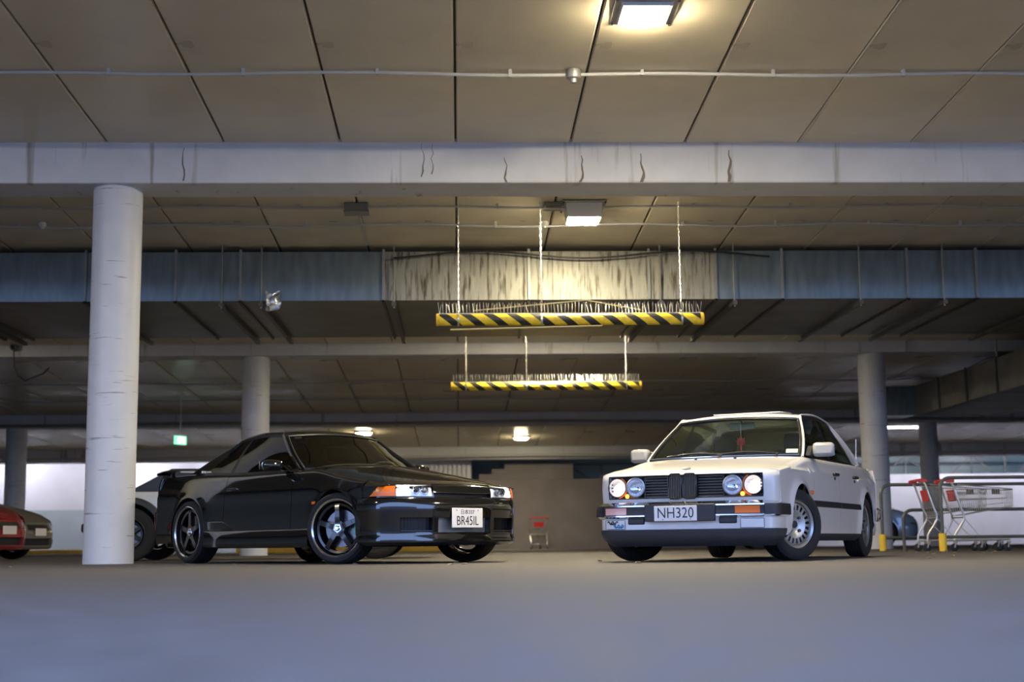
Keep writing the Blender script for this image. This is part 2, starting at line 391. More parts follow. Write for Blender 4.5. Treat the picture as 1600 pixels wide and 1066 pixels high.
# conduits clipped to the ceiling
def conduit(y, k, label, r=.016, x0=-12, x1=13, sag=.012, det=()):
    t = empty('ceiling_conduit', (0, y, zceil(y, k)), 0, label, 'conduit')
    P = []
    for i in range(61):
        x = lerp(x0, x1, i / 60); P.append((x, .012 * math.sin(x * .9), -.03 - sag * (1 + math.sin(x * 2.1 + y))))
    MB().tube(P, r, 8).o('tube', 'conduit', t)
    for i in range(0, 61, 3): MB().box((P[i][0], P[i][1], P[i][2] / 2 - .004), (.03, .05, abs(P[i][2]) + .03)).o('clip', 'conduit', t, sm=0)
    return t
conduit(13.1, 0, 'white conduit clipped across the ceiling before the white beam', .017)
conduit(17.87, .06, 'white conduit that passes the hanging chains')
conduit(18.72, .06, 'sagging white conduit with detectors ahead of the duct', sag=.02)
conduit(32.6, .14, 'thin conduit on the dim ceiling behind the duct', .018, -14, 15)
conduit(35.2, .14, 'thin conduit on the dim ceiling nearest the deep pale beam', .018, -14, 15)
def detector(x, y, k, label, s=1.0):
    m = MB(); m.lathe([(0, -.10 * s), (.022 * s, -.095 * s), (.026 * s, -.07 * s), (.05 * s, -.062 * s), (.055 * s, -.03 * s), (.05 * s, 0), (0, 0)], 20)
    o = m.o('smoke_detector', 'white_plastic' if s < 1 else 'steel_grey'); o.location = (x, y, zceil(y, k) - .0)
    return tag(o, label, 'detector')
detector(1.1, 13.1, 0, 'grey sprinkler head on the conduit before the white beam', 1.35)
detector(-5.45, 18.72, .06, 'small white detector left of the scuffed column', .9)
detector(-4.3, 18.72, .06, 'small white detector right of the scuffed column', .9)
detector(1.15, 18.72, .06, 'small white detector beside the bright box light', .9)
# lights ---------------------------------------------------------------
def panel_light(x, y, k, w, d, label, drop=.05, lit='lamp'):
    t = empty('ceiling_light', (x, y, zceil(y, k)), 0, label, 'light')
    MB().bb(-w / 2 - .09, w / 2 + .09, -d / 2 - .09, d / 2 + .09, -.015, 0).o('mounting_plate', 'steel_grey', t, sm=0)
    MB().prism([(-w / 2 - .04, 0), (w / 2 + .04, 0), (w / 2 + .02, -drop), (-w / 2 - .02, -drop)], -d / 2 - .02, d / 2 + .02, 'y').o('housing', 'white_plastic', t, sm=0)
    MB().bb(-w / 2, w / 2, -d / 2, d / 2, -drop - .014, -drop + .01).o('diffuser', lit, t, sm=0, bevel=.004)
    for sx in (-1, 1):
        for sy in (-1, 1): MB().lathe([(.012, 0), (.012, -.02), (0, -.024)], 8, c=(sx * (w / 2 + .07), sy * (d / 2 + .07), -.013)).o('bolt', 'steel_dark', t)
    return t
panel_light(1.60, 11.72, 0, .37, .42, 'bright square light on the ceiling before the white beam')
panel_light(1.60, 17.95, .06, .38, .40, 'bright box light beside the middle chain ahead of the duct', .20, 'lamp_mid')
panel_light(1.60, 24.9, .06, .38, .40, 'square ceiling light between the duct and the second beam', lit='lamp_mid')
panel_light(-9.5, 9.0, 0, .37, .42, 'added square ceiling light out of view in the left bay')  # added out of view for more warm light
panel_light(11.5, 9.0, 0, .37, .42, 'added square ceiling light out of view in the right bay')  # another unseen lamp, added to brighten the front bay
panel_light(1.8, 28.5, .14, .4, .4, 'square ceiling light behind the second beam', lit='lamp_soft')
panel_light(-10.0, 24.8, .06, .4, .4, 'added hidden square ceiling light left of the far column above the duct', lit='lamp_soft')  # added lamp hidden behind the duct, fills the left side with light
def round_light(x, y, k, r, label):
    t = empty('round_ceiling_light', (x, y, zceil(y, k)), 0, label, 'light')
    MB().lathe([(0, 0), (r * 1.15, 0), (r * 1.15, -.04), (r, -.05)], 28).o('housing', 'white_plastic', t)
    MB().lathe([(r, -.045), (r * .8, -.085), (0, -.1)], 28).o('diffuser', 'lamp_far', t)
    return t
round_light(1.9, 44.0, .20, .22, 'round far light between the two cars')
round_light(-2.8, 42.5, .20, .24, 'round far light above the black coupe roof')
def tube_light(x, y, k, L_, label, along='x', z=None, lit='added_tube_lamp'):
    t = empty('tube_light', (x, y, zceil(y, k) - .03 if z is None else z), 0 if along == 'x' else PI / 2, label, 'light')
    MB().bb(-L_ / 2, L_ / 2, -.06, .06, -.06, 0).o('batten', 'white_plastic', t, sm=0)
    MB().tube([(-L_ / 2 + .03, 0, -.085), (L_ / 2 - .03, 0, -.085)], .022, 10).o('tube', lit, t)
    return t
tube_light(12.75, 41.5, .20, 1.3, 'white tube light behind the right column', lit='tube_dim')
for i, x in enumerate((-15.0, -11.0, -7.0)): tag(tube_light(x, 48.0, .20, 1.5, 'added hidden tube light brightening the white back wall', z=3.6), group='added tubes brightening the white back wall')  # added tubes hidden by the beam, standing in for daylight on this wall
for i, x in enumerate((13.5, 17, 20.5)): tag(tube_light(x, 48.0, .20, 1.5, 'added hidden tube light brightening the white low wall', z=3.6), group='added tubes brightening the white low wall')  # unseen tubes added to brighten the low wall in place of daylight
# dark junction box with conduit drop
t = empty('junction_box', (-1.28, 17.9, zceil(17.9, .06)), 0, 'dark grey box on the ceiling left of the bright light', 'box')
MB().bb(-.15, .15, -.12, .12, -.10, 0).o('body', 'grey_plastic', t, sm=0, bevel=.008)
MB().bb(-.16, .16, -.13, .13, -.115, -.10).o('cover', 'grey_plastic', t, sm=0)
MB().bar((0, .12, -.03), (.02, 1.9, -.11), .03).o('conduit', 'conduit', t, sm=0)
t = empty('flat_speaker_box', (1.22, 17.9, zceil(17.9, .06)), 0, 'dark flat plate on the ceiling touching the bright box light', 'plate')
MB().bb(-.13, .13, -.15, .15, -.05, 0).o('plate_body', 'duct_dark', t, sm=0)
MB().bb(-.10, .10, -.12, .12, -.06, -.05).o('plate_grille', 'steel_dark', t, sm=0)
# air duct ----------------------------------------------------------------
DY0, DY1, DZ0, DZ1 = 20.0, 23.6, 3.575, 4.27
duct = empty('air_duct', (0, DY0, DZ0), 0, 'long wide galvanised air duct hung across the ceiling', 'duct')
H_ = DZ1 - DZ0
secs = [-12.0, -10.6, -9.4, -7.4, -6.95, -5.2, -3.95, -3.05, -1.05, 1.0, 2.7, 3.65, 4.6, 6.4, 7.4, 9.6, 10.4, 13.0]
for i in range(len(secs) - 1):
    a, b = secs[i] + .012, secs[i + 1] - .012; st_ = -1.1 < secs[i] < 3.0
    m = MB(); cx = (a + b) / 2; y0 = 0
    # front sheet is cross-broken (a shallow pyramid), as the folded metal is
    m.add([(a, 0, 0), (b, 0, 0), (b, 0, H_), (a, 0, H_), (cx, -.007, H_ / 2)], [(0, 1, 4), (1, 2, 4), (2, 3, 4), (3, 0, 4)])
    m.o('front_panel', 'galvanised_stained' if st_ else 'galvanised', duct, sm=0, recalc=False)
    MB().add([(a, 0, 0), (b, 0, 0), (b, 3.6, 0), (a, 3.6, 0), (cx, 1.8, -.02)], [(0, 4, 1), (1, 4, 2), (2, 4, 3), (3, 4, 0)]).o('bottom_panel', 'duct_dark', duct, sm=0, recalc=False)
    MB().bb(a, b, .0, 3.6, H_ - .01, H_).o('top_panel', 'duct_dark', duct, sm=0)
for x in secs:
    MB().bb(x - .018, x + .018, -.035, .0, -.03, H_ + .03).o('flange', 'steel_grey', duct, sm=0)
    MB().bb(x - .018, x + .018, -.035, 3.62, -.035, 0).o('bottom_flange', 'steel_dark', duct, sm=0)
for x in (-9.0, -7.1, -5.05, -3.3, -2.75, -.9, 2.85, 3.9, 5.7, 6.9, 8.6, 10.1):
    MB().bb(x - .03, x + .03, -.12, 3.7, -.10, -.04).o('bracket', 'steel_dark', duct, sm=0)
    MB().tube([(x, -.07, -.12), (x, -.07, H_ + .14)], .012, 6).o('hanger_rod', 'steel_grey', duct)
MB().bb(-12, 13, 3.58, 3.6, 0, H_).o('back_panel', 'duct_dark', duct, sm=0)
# lagging sagging over the top edge
cbl = MB().tube([(x, DY0 - .16, DZ1 - .03 - .10 * abs(math.sin((x - .3) * 1.05)) ** 2) for x in lin(-.9, 4.4, 40)], .014, 6).o('black_cable', 'black_plastic')
tag(cbl, 'black cable sagging along the stained part of the duct', 'cable')
fo = MB(); random.seed(3)
P = [[(-2.58 + u * .10 + random.uniform(-.02, .02), 19.9 + random.uniform(-.03, .03), 3.56 + v * .13 + random.uniform(-.02, .02)) for u in lin(-1, 1, 6)] for v in lin(-1, 1, 7)]
fo.grid(P); tag(fo.o('foil_rag', 'foil', sm=0, solid=.006), 'crumpled shiny foil tape hanging off the duct corner', 'foil')
# second duct, running away on the right
d2 = empty('side_duct', (11.4, 28, 2.98), 0, 'dark duct running away above the shopping trolleys', 'duct')
for i in range(5):
    a = -4.1 + i * 1.7; b = a + 1.66
    MB().add([(-1, a, 0), (-1, b, 0), (-1, b, .66), (-1, a, .66), (-1.015, (a + b) / 2, .33)], [(0, 4, 1), (1, 4, 2), (2, 4, 3), (3, 4, 0)]).o('side_panel', 'duct_dark', d2, sm=0)
    MB().bb(-1, 1, a, b, -.01, 0).o('bottom_panel', 'steel_dark', d2, sm=0)
    MB().bb(-1.03, -1, b, b + .04, -.02, .68).o('flange', 'steel_dark', d2, sm=0)
MB().bb(-1, 1, -4.1, 4.4, .65, .66).o('top_panel', 'steel_dark', d2, sm=0)
MB().bb(.99, 1, -4.1, 4.4, 0, .66).o('outer_panel', 'steel_dark', d2, sm=0)
MB().bb(-1.75, -1.0, 4.3, 5.2, 0, .66).o('branch_box', 'galvanised', d2, sm=0)
MB().tube([(-1.1, -1, .66), (-1.1, -1, 1.0)], .02, 6).o('hanger_rod', 'steel_grey', d2)
# cable dangling out of a pipe hole in the second beam
pc = empty('dangling_cable', (-8.45, 27.5, 3.98), 0, 'black cable dangling from a hole in the beam left of the scuffed column', 'cable')
MB().lathe([(.075, .048), (.075, -.06), (.05, -.06), (.05, .048)], 20, 'y').o('pipe_stub', 'black_plastic', pc)
MB().tube([(0, -.05, -.02), (.02, -.09, -.2), (.04, -.06, -.42), (.10, -.05, -.55), (.16, .2, -.62), (.3, .9, -.40), (.32, 1.2, -.25)], .012, 6).o('cable', 'black_plastic', pc)
# pipe on the second beam, right of the far column
t = tag(MB().bar((8.72, 27.52, 3.80), (8.72, 27.52, 4.2), .05).o('beam_conduit', 'conduit', sm=0), 'short conduit up the beam by the column behind the sedan', 'conduit')
# exit sign
t = empty('exit_sign', (-6.53, 34.0, 2.66), R(60), 'green lit exit sign hanging past the ute', 'sign')
MB().bb(-.19, .19, -.03, .03, -.10, .10).o('box', 'exit_green', t, sm=0, bevel=.01)
MB().bb(-.12, .12, -.036, -.03, -.07, .07).o('lit_panel', 'exit_white', t, sm=0)
MB().tube([(0, 0, .1), (0, 0, 1.14)], .012, 6).o('hanger', 'white_plastic', t)
# height bars -------------------------------------------------------------
def height_bar(x, y, z, L_, ztop, chains, label, r=.075, strap=False):
    t = empty('height_bar', (x, y, z), 0, label, 'height bar')
    prof = []
    m = MB(); m.tube([(-L_ / 2, 0, 0), (L_ / 2, 0, 0)], r, 24); m.o('bar', 'hazard', t)
    for sx in (-1, 1): MB().lathe([(r * .6, sx * (L_ / 2 - .03)), (r * 1.03, sx * (L_ / 2 - .03)), (r * 1.03, sx * (L_ / 2 + .012)), (r * .6, sx * (L_ / 2 + .012))], 24, 'x', closed=True).o('end_cap', 'hazard_yellow', t)
    # bird spikes on top: each spike a thin rod in a strip
    MB().bb(-L_ / 2, L_ / 2, -.02, .02, r - .006, r + .006).o('spike_strip', 'white_plastic', t, sm=0)
    n = 78; me = None
    for i in range(n):
        for s in (-1, 1):
            if me is None:
                sp = MB().tube([(0, 0, 0), (0, 0, .145)], .0035, 5).o('spike', 'zinc', t); me = sp.data
            else:
                sp = bpy.data.objects.new('spike', me); COL.objects.link(sp); sp.parent = t
            sp.location = (-L_ / 2 + .03 + (L_ - .06) * i / (n - 1), s * .008, r); sp.rotation_euler = (s * R(-random.uniform(14, 32)), R(random.uniform(-9, 9)), 0)
    for cx in chains:
        m = MB(); zz = r - .01; k = 0; top = ztop - z
        while zz < top:
            a = [(math.cos(q) * .010, 0, .027 * math.sin(q)) if k % 2 else (0, math.cos(q) * .010, .027 * math.sin(q)) for q in lin(0, 2 * PI * .9, 8)]
            m.tube([(cx + p[0], p[1], zz + .02 + p[2]) for p in a], .0032, 4, True); zz += .043; k += 1
        m.o('chain', 'zinc', t)
        MB().lathe([(r * 1.02, cx - .012), (r * 1.06, cx - .012), (r * 1.06, cx + .012), (r * 1.02, cx + .012)], 20, 'x', closed=True).o('clamp', 'zinc', t)
    if strap:
        MB().bar((-1.5, -.02, -.13), (.4, 0, -.085), .09, .012).o('loose_strap', 'cardboard_strap', t, sm=0)
        MB().bar((-1.2, .06, r + .05), (.2, .0, r + .17), .012).o('tie', 'cardboard_strap', t, sm=0)
        MB().bar((.9, .06, r + .05), (.2, .0, r + .17), .012).o('tie', 'cardboard_strap', t, sm=0)
    return t
HB1 = height_bar(1.40, 17.78, 2.945, 3.33, zceil(17.85, .06), (-1.40, -.36, 1.40), 'big yellow and black striped bar hanging ahead of the duct', strap=True)
HB2 = height_bar(1.55, 25.3, 2.93, 3.35, zceil(25.3, .06), (-1.42, -.35, 1.42), 'yellow and black striped bar hanging behind the duct')
# leaf litter on the asphalt
random.seed(11); lm = None
for i in range(34):
    x, y = random.uniform(-5, 6), random.uniform(11.2, 14.8)
    if random.random() < .35: x, y = random.uniform(5.5, 8.5), random.uniform(17, 20)
    if lm is None:
        lf = MB(); lf.add([(-.03, 0, .004), (-.01, .014, .012), (.02, .012, .016), (.04, 0, .006), (.018, -.013, .014), (-.012, -.012, .010), (0, 0, .004)], [(0, 1, 6), (1, 2, 6), (2, 3, 6), (3, 4, 6), (4, 5, 6), (5, 0, 6)])
        o = lf.o('dry_leaf', 'leaf_litter', sm=0, solid=.002); lm = o.data
    else:
        o = bpy.data.objects.new('dry_leaf', lm); COL.objects.link(o)
        q = o.modifiers.new('solid', 'SOLIDIFY'); q.thickness = .002
    o.location = (x, y, -.003); o.rotation_euler = (0, 0, random.uniform(0, 6)); s = random.uniform(.5, 1.1); o.scale = (s, s, s)
    tag(o, 'small dry tan leaf lying on the asphalt', 'leaf', 'dry leaves on the asphalt')
# ================================================================== CAR TOOLKIT  (x forward from the front axle, y left, z up)
class Car:
    def __init__(s, root, P): s.root = root; s.P = P; s.__dict__.update(P)
    # ---- side surface
    def low(s, x):
        z = s.sill(x)
        for (xc, r, zc) in s.arches:
            d = abs(x - xc)
            if d < r: z = max(z, zc + math.sqrt(max(0, r * r - d * d)))
            elif d < r + 1e-4: z = max(z, zc)
        return z
    def w(s, x, z):
        v = s.wplan(x) - s.prof(z)
        for (xc, r, zc) in s.arches:
            d = math.hypot(x - xc, z - zc) - r
            if z > zc - .1: v += s.flare * math.exp(-(max(d, 0) / s.flare_w) ** 2)
        return v
    def sec(s, x, t):
        """section point at station x: t 0..1 side, 1..2 shoulder, 2..3 deck to the centre line"""
        zs = s.zs(x); ws = s.w(x, zs); yd = ws - s.inset(x); zd = s.zd(x)
        if t <= 1:
            z = lerp(s.low(x), zs, t); return (s.w(x, z), z)
        if t <= 2:
            q = t - 1; e = .02; sl = (s.w(x, zs) - s.w(x, zs - e)) / e
            c1 = (ws + sl * (zd - zs) * .7, zs + (zd - zs) * .7); c2 = (yd + (ws - yd) * .55, zd - .004)
            b = lambda i: (1 - q) ** 3 * (ws, zs)[i] + 3 * q * (1 - q) ** 2 * c1[i] + 3 * q * q * (1 - q) * c2[i] + q ** 3 * (yd, zd)[i]
            return (b(0), b(1))
        q = t - 2; y = yd * (1 - q); return (y, s.deck(x, y))
    def yd(s, x): return s.w(x, s.zs(x)) - s.inset(x)
    def deck(s, x, y):
        f = min(1, abs(y) / s.yd(x)); return s.zc(x) - (s.zc(x) - s.zd(x)) * f ** 2.2
    def stations(s, x0, x1, n=14):
        xs = set(lin(x0, x1, n))
        for (xc, r, zc) in s.arches:
            for k in range(0, 33):
                x = xc + r * math.cos(PI * k / 32)
                if min(x0, x1) < x < max(x0, x1): xs.add(x)
            for q in (xc - r - .003, xc + r + .003):
                if min(x0, x1) < q < max(x0, x1): xs.add(q)
        return sorted(xs)
    def side_panel(s, name, x0, x1, t0, t1, mat, nt=None, n=14, edge=None):
        """the same panel on both sides; edge(x,t)->x lets an end slant"""
        ts = []
        a = t0
        nt = nt or 26
        if t0 < 1: ts += [t0 + (min(t1, 1) - t0) * i / 16 for i in range(17)]
        if t1 > 1: ts += [max(t0, 1) + (t1 - max(t0, 1)) * i / 8 for i in range(1 if t0 < 1 else 0, 9)]
        xs = s.stations(x0, x1, n); out = []
        for sg in (1, -1):
            G = [[(x, sg * s.sec(x, t)[0], s.sec(x, t)[1]) for t in ts] for x in xs]
            m = MB(); m.grid(G); o = m.o(name, mat, s.root, sm=42, solid=.012, recalc=False)
            if sg * (1 if x0 < x1 else -1) > 0: pass
            s.fix(o, sg); out.append(o)
        return out
    def fix(s, o, sg):
        """make normals point outward (away from the car's middle)"""
        me = o.data; c = Vector((-1.3, 0, .55)); tot = 0
        for p in me.polygons: tot += (p.center - c).dot(p.normal) * p.area
        if tot < 0: me.flip_normals()
    def patch(s, name, G, mat, sm=45, solid=0, parent=None):
        m = MB(); m.grid(G); o = m.o(name, mat, parent or s.root, sm=sm, recalc=False, solid=solid); s.fix(o, 0); return o
    # ---- greenhouse side surface
    def gs(s, x, t):
        yb, zb, yr, zr = s.yb(x), s.zb(x), s.yr(x), s.zr(x)
        return (x, lerp(yb, yr, t) + s.bulge * 4 * t * (1 - t), lerp(zb, zr, t))
    def strip(s, name, e0, e1, s0, s1, mat, nx=10, ns=8, off=0, solid=.008):
        out = []
        for sg in (1, -1):
            G = []
            for q in lin(s0, s1, ns):
                row = []
                for u in lin(0, 1, nx):
                    p = s.gs(lerp(e0(q), e1(q), u), q); row.append((p[0], sg * (p[1] + off), p[2]))
                G.append(row)
            out.append(s.patch(name, G, mat, solid=solid))
        return out
    def edge_pts(s, e, s0, s1, n=12, sg=1, off=0): return [(lambda p: (p[0], sg * (p[1] + off), p[2]))(s.gs(e(q), q)) for q in lin(s0, s1, n)]
    def screen(s, front, name, mat, t0=0., t1=1., f=1., ny=15, nt=9, off=0, vr=None):
        """windscreen (front) or rear screen patch"""
        e = s.xA if front else s.xC; sgn = 1 if front else -1; G = []
        for q in lin(t0, t1, nt):
            p = s.gs(e(q), q); row = []
            for v in lin(-f, f, ny):
                bow = lerp(s.bow[0], s.bow[1], q) * (1 - v * v)
                row.append((p[0] + sgn * (bow + off * .8), v * p[1], p[2] + s.rcrown * s.cf * q * (1 - v * v) + off * .6))
            G.append(row)
        return s.patch(name, G, mat, solid=.004)
    def screen_pt(s, front, v, q, off=0):
        e = s.xA if front else s.xC; sgn = 1 if front else -1; p = s.gs(e(q), q); bow = lerp(s.bow[0], s.bow[1], q) * (1 - v * v)
        return (p[0] + sgn * (bow + off * .8), v * p[1], p[2] + s.rcrown * s.cf * q * (1 - v * v) + off * .6)
    def roof(s, mat):
        G = []
        for u in lin(0, 1, 17):
            row = []
            for v in lin(-1, 1, 17):
                xf = s.xA(1) + s.bow[1] * (1 - v * v); xr = s.xC(1) - s.bow[1] * (1 - v * v); x = lerp(xf, xr, u)
                e = lerp(s.xA(1), s.xC(1), u); p = s.gs(e, 1); cr = s.rcrown * (s.cf + (1 - s.cf) * math.sin(PI * u) ** .8)
                vv = abs(v); row.append((x, v * p[1], p[2] + cr * (1 - vv ** 2.4)))
            G.append(row)
        return s.patch('roof', G, mat, solid=.02)
    def hood(s, name, xf, xb, mat, lip=.0, n=22, ny=21, yf=1., roll=.05):
        G = []
        for q in lin(0, 1, n):
            row = []
            for f in lin(-1, 1, ny):
                y0 = f * s.yd(.4) * yf; x = lerp(xf(y0), xb(y0), q); y = f * (s.yd(x) - .003) * yf; x = lerp(xf(y), xb(y), q)
                z = s.deck(x, y); dx = abs(x - xf(y))
                if dx < roll: z -= lip * (1 - dx / roll) ** 2
                row.append((x, y, z))
            G.append(row)
        return s.patch(name, G, mat, solid=.012)
    # ---- swept fascia with openings
    def fascia(s, name, plan, off, ylines, zlines, mat, holes=(), depth=.06, rear=False, yr=None, solid=.006, split=6, zs=None):
        """plan [(y,x)] half plan from the centre out; off(z) inset along the normal; holes [(y0,y1,z0,z1)]"""
        n = len(plan); fy = crv([(i, p[0]) for i, p in enumerate(plan)]); fx = crv([(i, p[1]) for i, p in enumerate(plan)])
        def sy(y):
            a, b = 0, n - 1
            for _ in range(40):
                c = (a + b) / 2
                if fy(c) < abs(y): a = c
                else: b = c
            return math.copysign((a + b) / 2, y)
        def P(u, z, o=0):
            a = abs(u); e = .01; y, x = fy(a), fx(a); y2, x2 = fy(min(n - 1, a + e)), fx(min(n - 1, a + e)); y1, x1 = fy(max(0, a - e)), fx(max(0, a - e))
            ny, nx = (x1 - x2), (y2 - y1); L_ = math.hypot(nx, ny) or 1
            if rear: nx = (y2 - y1); ny = (x2 - x1); nx = -nx
            k = (off(z) + o) / L_
            return (x - nx * k, (y - ny * k) * (1 if u >= 0 else -1), z)
        us = []
        Y = sorted(sy(y) for y in ylines)
        for a, b in zip(Y, Y[1:]):
            m = max(1, int(abs(b - a) * split)); us += [lerp(a, b, i / m) for i in range(m)]
        us.append(Y[-1]); Z = []
        zl = sorted(zlines)
        for a, b in zip(zl, zl[1:]):
            m = max(1, int((b - a) / .025)); Z += [lerp(a, b, i / m) for i in range(m)]
        Z.append(zl[-1]); H = [(sy(a), sy(b), c, d) for (a, b, c, d) in holes]
        def skip(i, j):
            zm = (Z[i] + Z[i + 1]) / 2; um = (us[j] + us[j + 1]) / 2
            return any(a < um < b and c < zm < d for (a, b, c, d) in H)
        m = MB(); m.grid([[P(u, z) for u in us] for z in Z], skip)
        for (a, b, c, d) in H:
            uu = [u for u in us if a - 1e-6 <= u <= b + 1e-6]; zz = [z for z in Z if c - 1e-6 <= z <= d + 1e-6]
            ring = [(u, c) for u in uu] + [(b, z) for z in zz[1:]] + [(u, d) for u in uu[::-1][1:]] + [(a, z) for z in zz[::-1][1:-1]]
            m.grid([[P(u, z) for (u, z) in ring + ring[:1]], [P(u, z, depth) for (u, z) in ring + ring[:1]]])
        o = m.o(name, mat, s.root, sm=40, recalc=False); s.fix(o, 0)
        if solid:
            q = o.modifiers.new('solid', 'SOLIDIFY'); q.thickness = solid; q.offset = -1; e = o.modifiers.new('split', 'EDGE_SPLIT'); e.split_angle = R(40); e.use_edge_sharp = False
        o['_'] = 0; del o['_']
        s.FP = lambda y, z, o=0: P(sy(y), z, o)
        return o
    def fpatch(s, name, FP, y0, y1, z0, z1, o, mat, ny=10, nz=5, parent=None, solid=0, slant=(0, 0)):
        """patch on a fascia, o = inset (negative is proud)"""
        G = [[FP(lerp(y0, y1, u) + lerp(slant[0] * v, slant[1] * v, u), lerp(z0, z1, v), o) for u in lin(0, 1, ny)] for v in lin(0, 1, nz)]
        return s.patch(name, G, mat, parent=parent, solid=solid)
    # ---- common hidden and inner parts
    def inside(s, seat='cloth_dark', liner='cloth_dark', dash='black_plastic', rhd=True):
        r = s.root; x0, x1 = s.span
        m = MB(); wd = s.wplan(-1.2) - .07
        m.bb(x1 + .1, x0 - .12, -wd + .12, wd - .12, s.floor_z, s.floor_z + .10)
        for a, b in ((s.arches[0][0] - s.arches[0][1] - .02, s.arches[1][0] + s.arches[1][1] + .02),): m.bb(b, a, -wd, wd, s.floor_z + .02, s.floor_z + .16)
        m.bb(-.52, -.42, -wd + .06, wd - .06, s.floor_z, .78)
        m.bb(-.42, x0 - .2, -.42, .42, s.floor_z, .60); m.bb(x1 + .2, s.arches[1][0] + s.arches[1][1], -.50, .50, s.floor_z, .74)
        m.o('underbody', 'underbody', r, sm=0)
        for (xc, rr, zc) in s.arches:
            for sg in (1, -1):
                A = lin(-.25, PI + .25, 18); yo = s.wplan(xc) - .02
                G = [[(xc + (rr + .012) * math.cos(a), sg * y, zc + (rr + .012) * math.sin(a)) for a in A] for y in (yo - .005, yo - .34)]
                b = MB(); b.grid(G); b.add([(p[0], sg * (yo - .34), p[2]) for p in G[0]], [tuple(range(18))]); b.o('wheel_arch_liner', 'underbody', r)
        # dash, wheel, seats
        m = MB(); m.prism([(-.40, .70), (-.40, .88), (-.62, .885), (-.80, .82), (-.82, .62)], -wd + .12, wd - .12, 'y'); d = m.o('dashboard', dash, r, sm=50, bevel=.02)
        yw = -.36 if rhd else .36
        c = Vector((-.98, yw, .84)); ax = Vector((-.9, 0, .42)).normalized(); q = ax.to_track_quat('Z', 'Y').to_matrix()
        m = MB(); m.tube([c + q @ Vector((.175 * math.cos(a), .175 * math.sin(a), 0)) for a in lin(0, 2 * PI * 23 / 24, 24)], .016, 8, True)
        m.bar(c + q @ Vector((-.17, 0, 0)), c + q @ Vector((.17, 0, 0)), .03); m.bar(c, c - ax * .22, .05); m.o('steering_wheel', dash, r)
        def seat_(y, wdt, x, name):
            m = MB(); m.box((x + .12, y, .42), (.52, wdt, .16), Matrix.Rotation(R(-6), 3, 'Y')); se = m.o(name, seat, r, sm=60, bevel=.05)
            m = MB(); m.box((x - .22, y, .74), (.14, wdt * .96, .62), Matrix.Rotation(R(-14), 3, 'Y')); m.o('seat_back', seat, se, sm=60, bevel=.05)
            return se
        for y in (-.36, .36):
            se = seat_(y, .48, -1.32, 'front_seat'); m = MB(); m.box((-1.645, y, 1.12), (.09, .24, .17), Matrix.Rotation(R(-12), 3, 'Y')); m.o('headrest', seat, se, sm=60, bevel=.035)
            MB().bar((-1.62, y - .05, .98), (-1.64, y - .05, 1.1), .012).o('headrest_post', 'chrome', se)
        seat_(0, 1.16, s.rear_seat, 'rear_seat')
        xs = [s.xC(0) + .45, s.xC(0) - .02]
        MB().add([(xs[0], -.6, s.zb(-2.4) - .03), (xs[0], .6, s.zb(-2.4) - .03), (xs[1], .6, s.zb(-2.6) - .01), (xs[1], -.6, s.zb(-2.6) - .01)], [(0, 1, 2, 3)]).o('parcel_shelf', liner, r, solid=.02)
        x = s.xA(.93); z = s.gs(x, .93)[2]
        m = MB(); m.box((x - .10, 0, z - .035), (.03, .25, .065)); mi = m.o('rear_view_mirror', 'headliner', r, sm=50, bevel=.012); MB().bar((x - .09, 0, z - .01), (x - .02, 0, z + .05), .015).o('mirror_stem', dash, mi)
    def door_lining(s, x0, x1, mat):
        for sg in (1, -1):
            y = sg * (s.wplan(-1.2) - .075); MB().add([(x0, y, .3), (x1, y, .3), (x1, sg * (s.yb(x1) - .02), s.zb(x1) - .01), (x0, sg * (s.yb(x0) - .02), s.zb(x0) - .01)], [(0, 1, 2, 3)]).o('door_lining', mat, s.root, solid=.01)
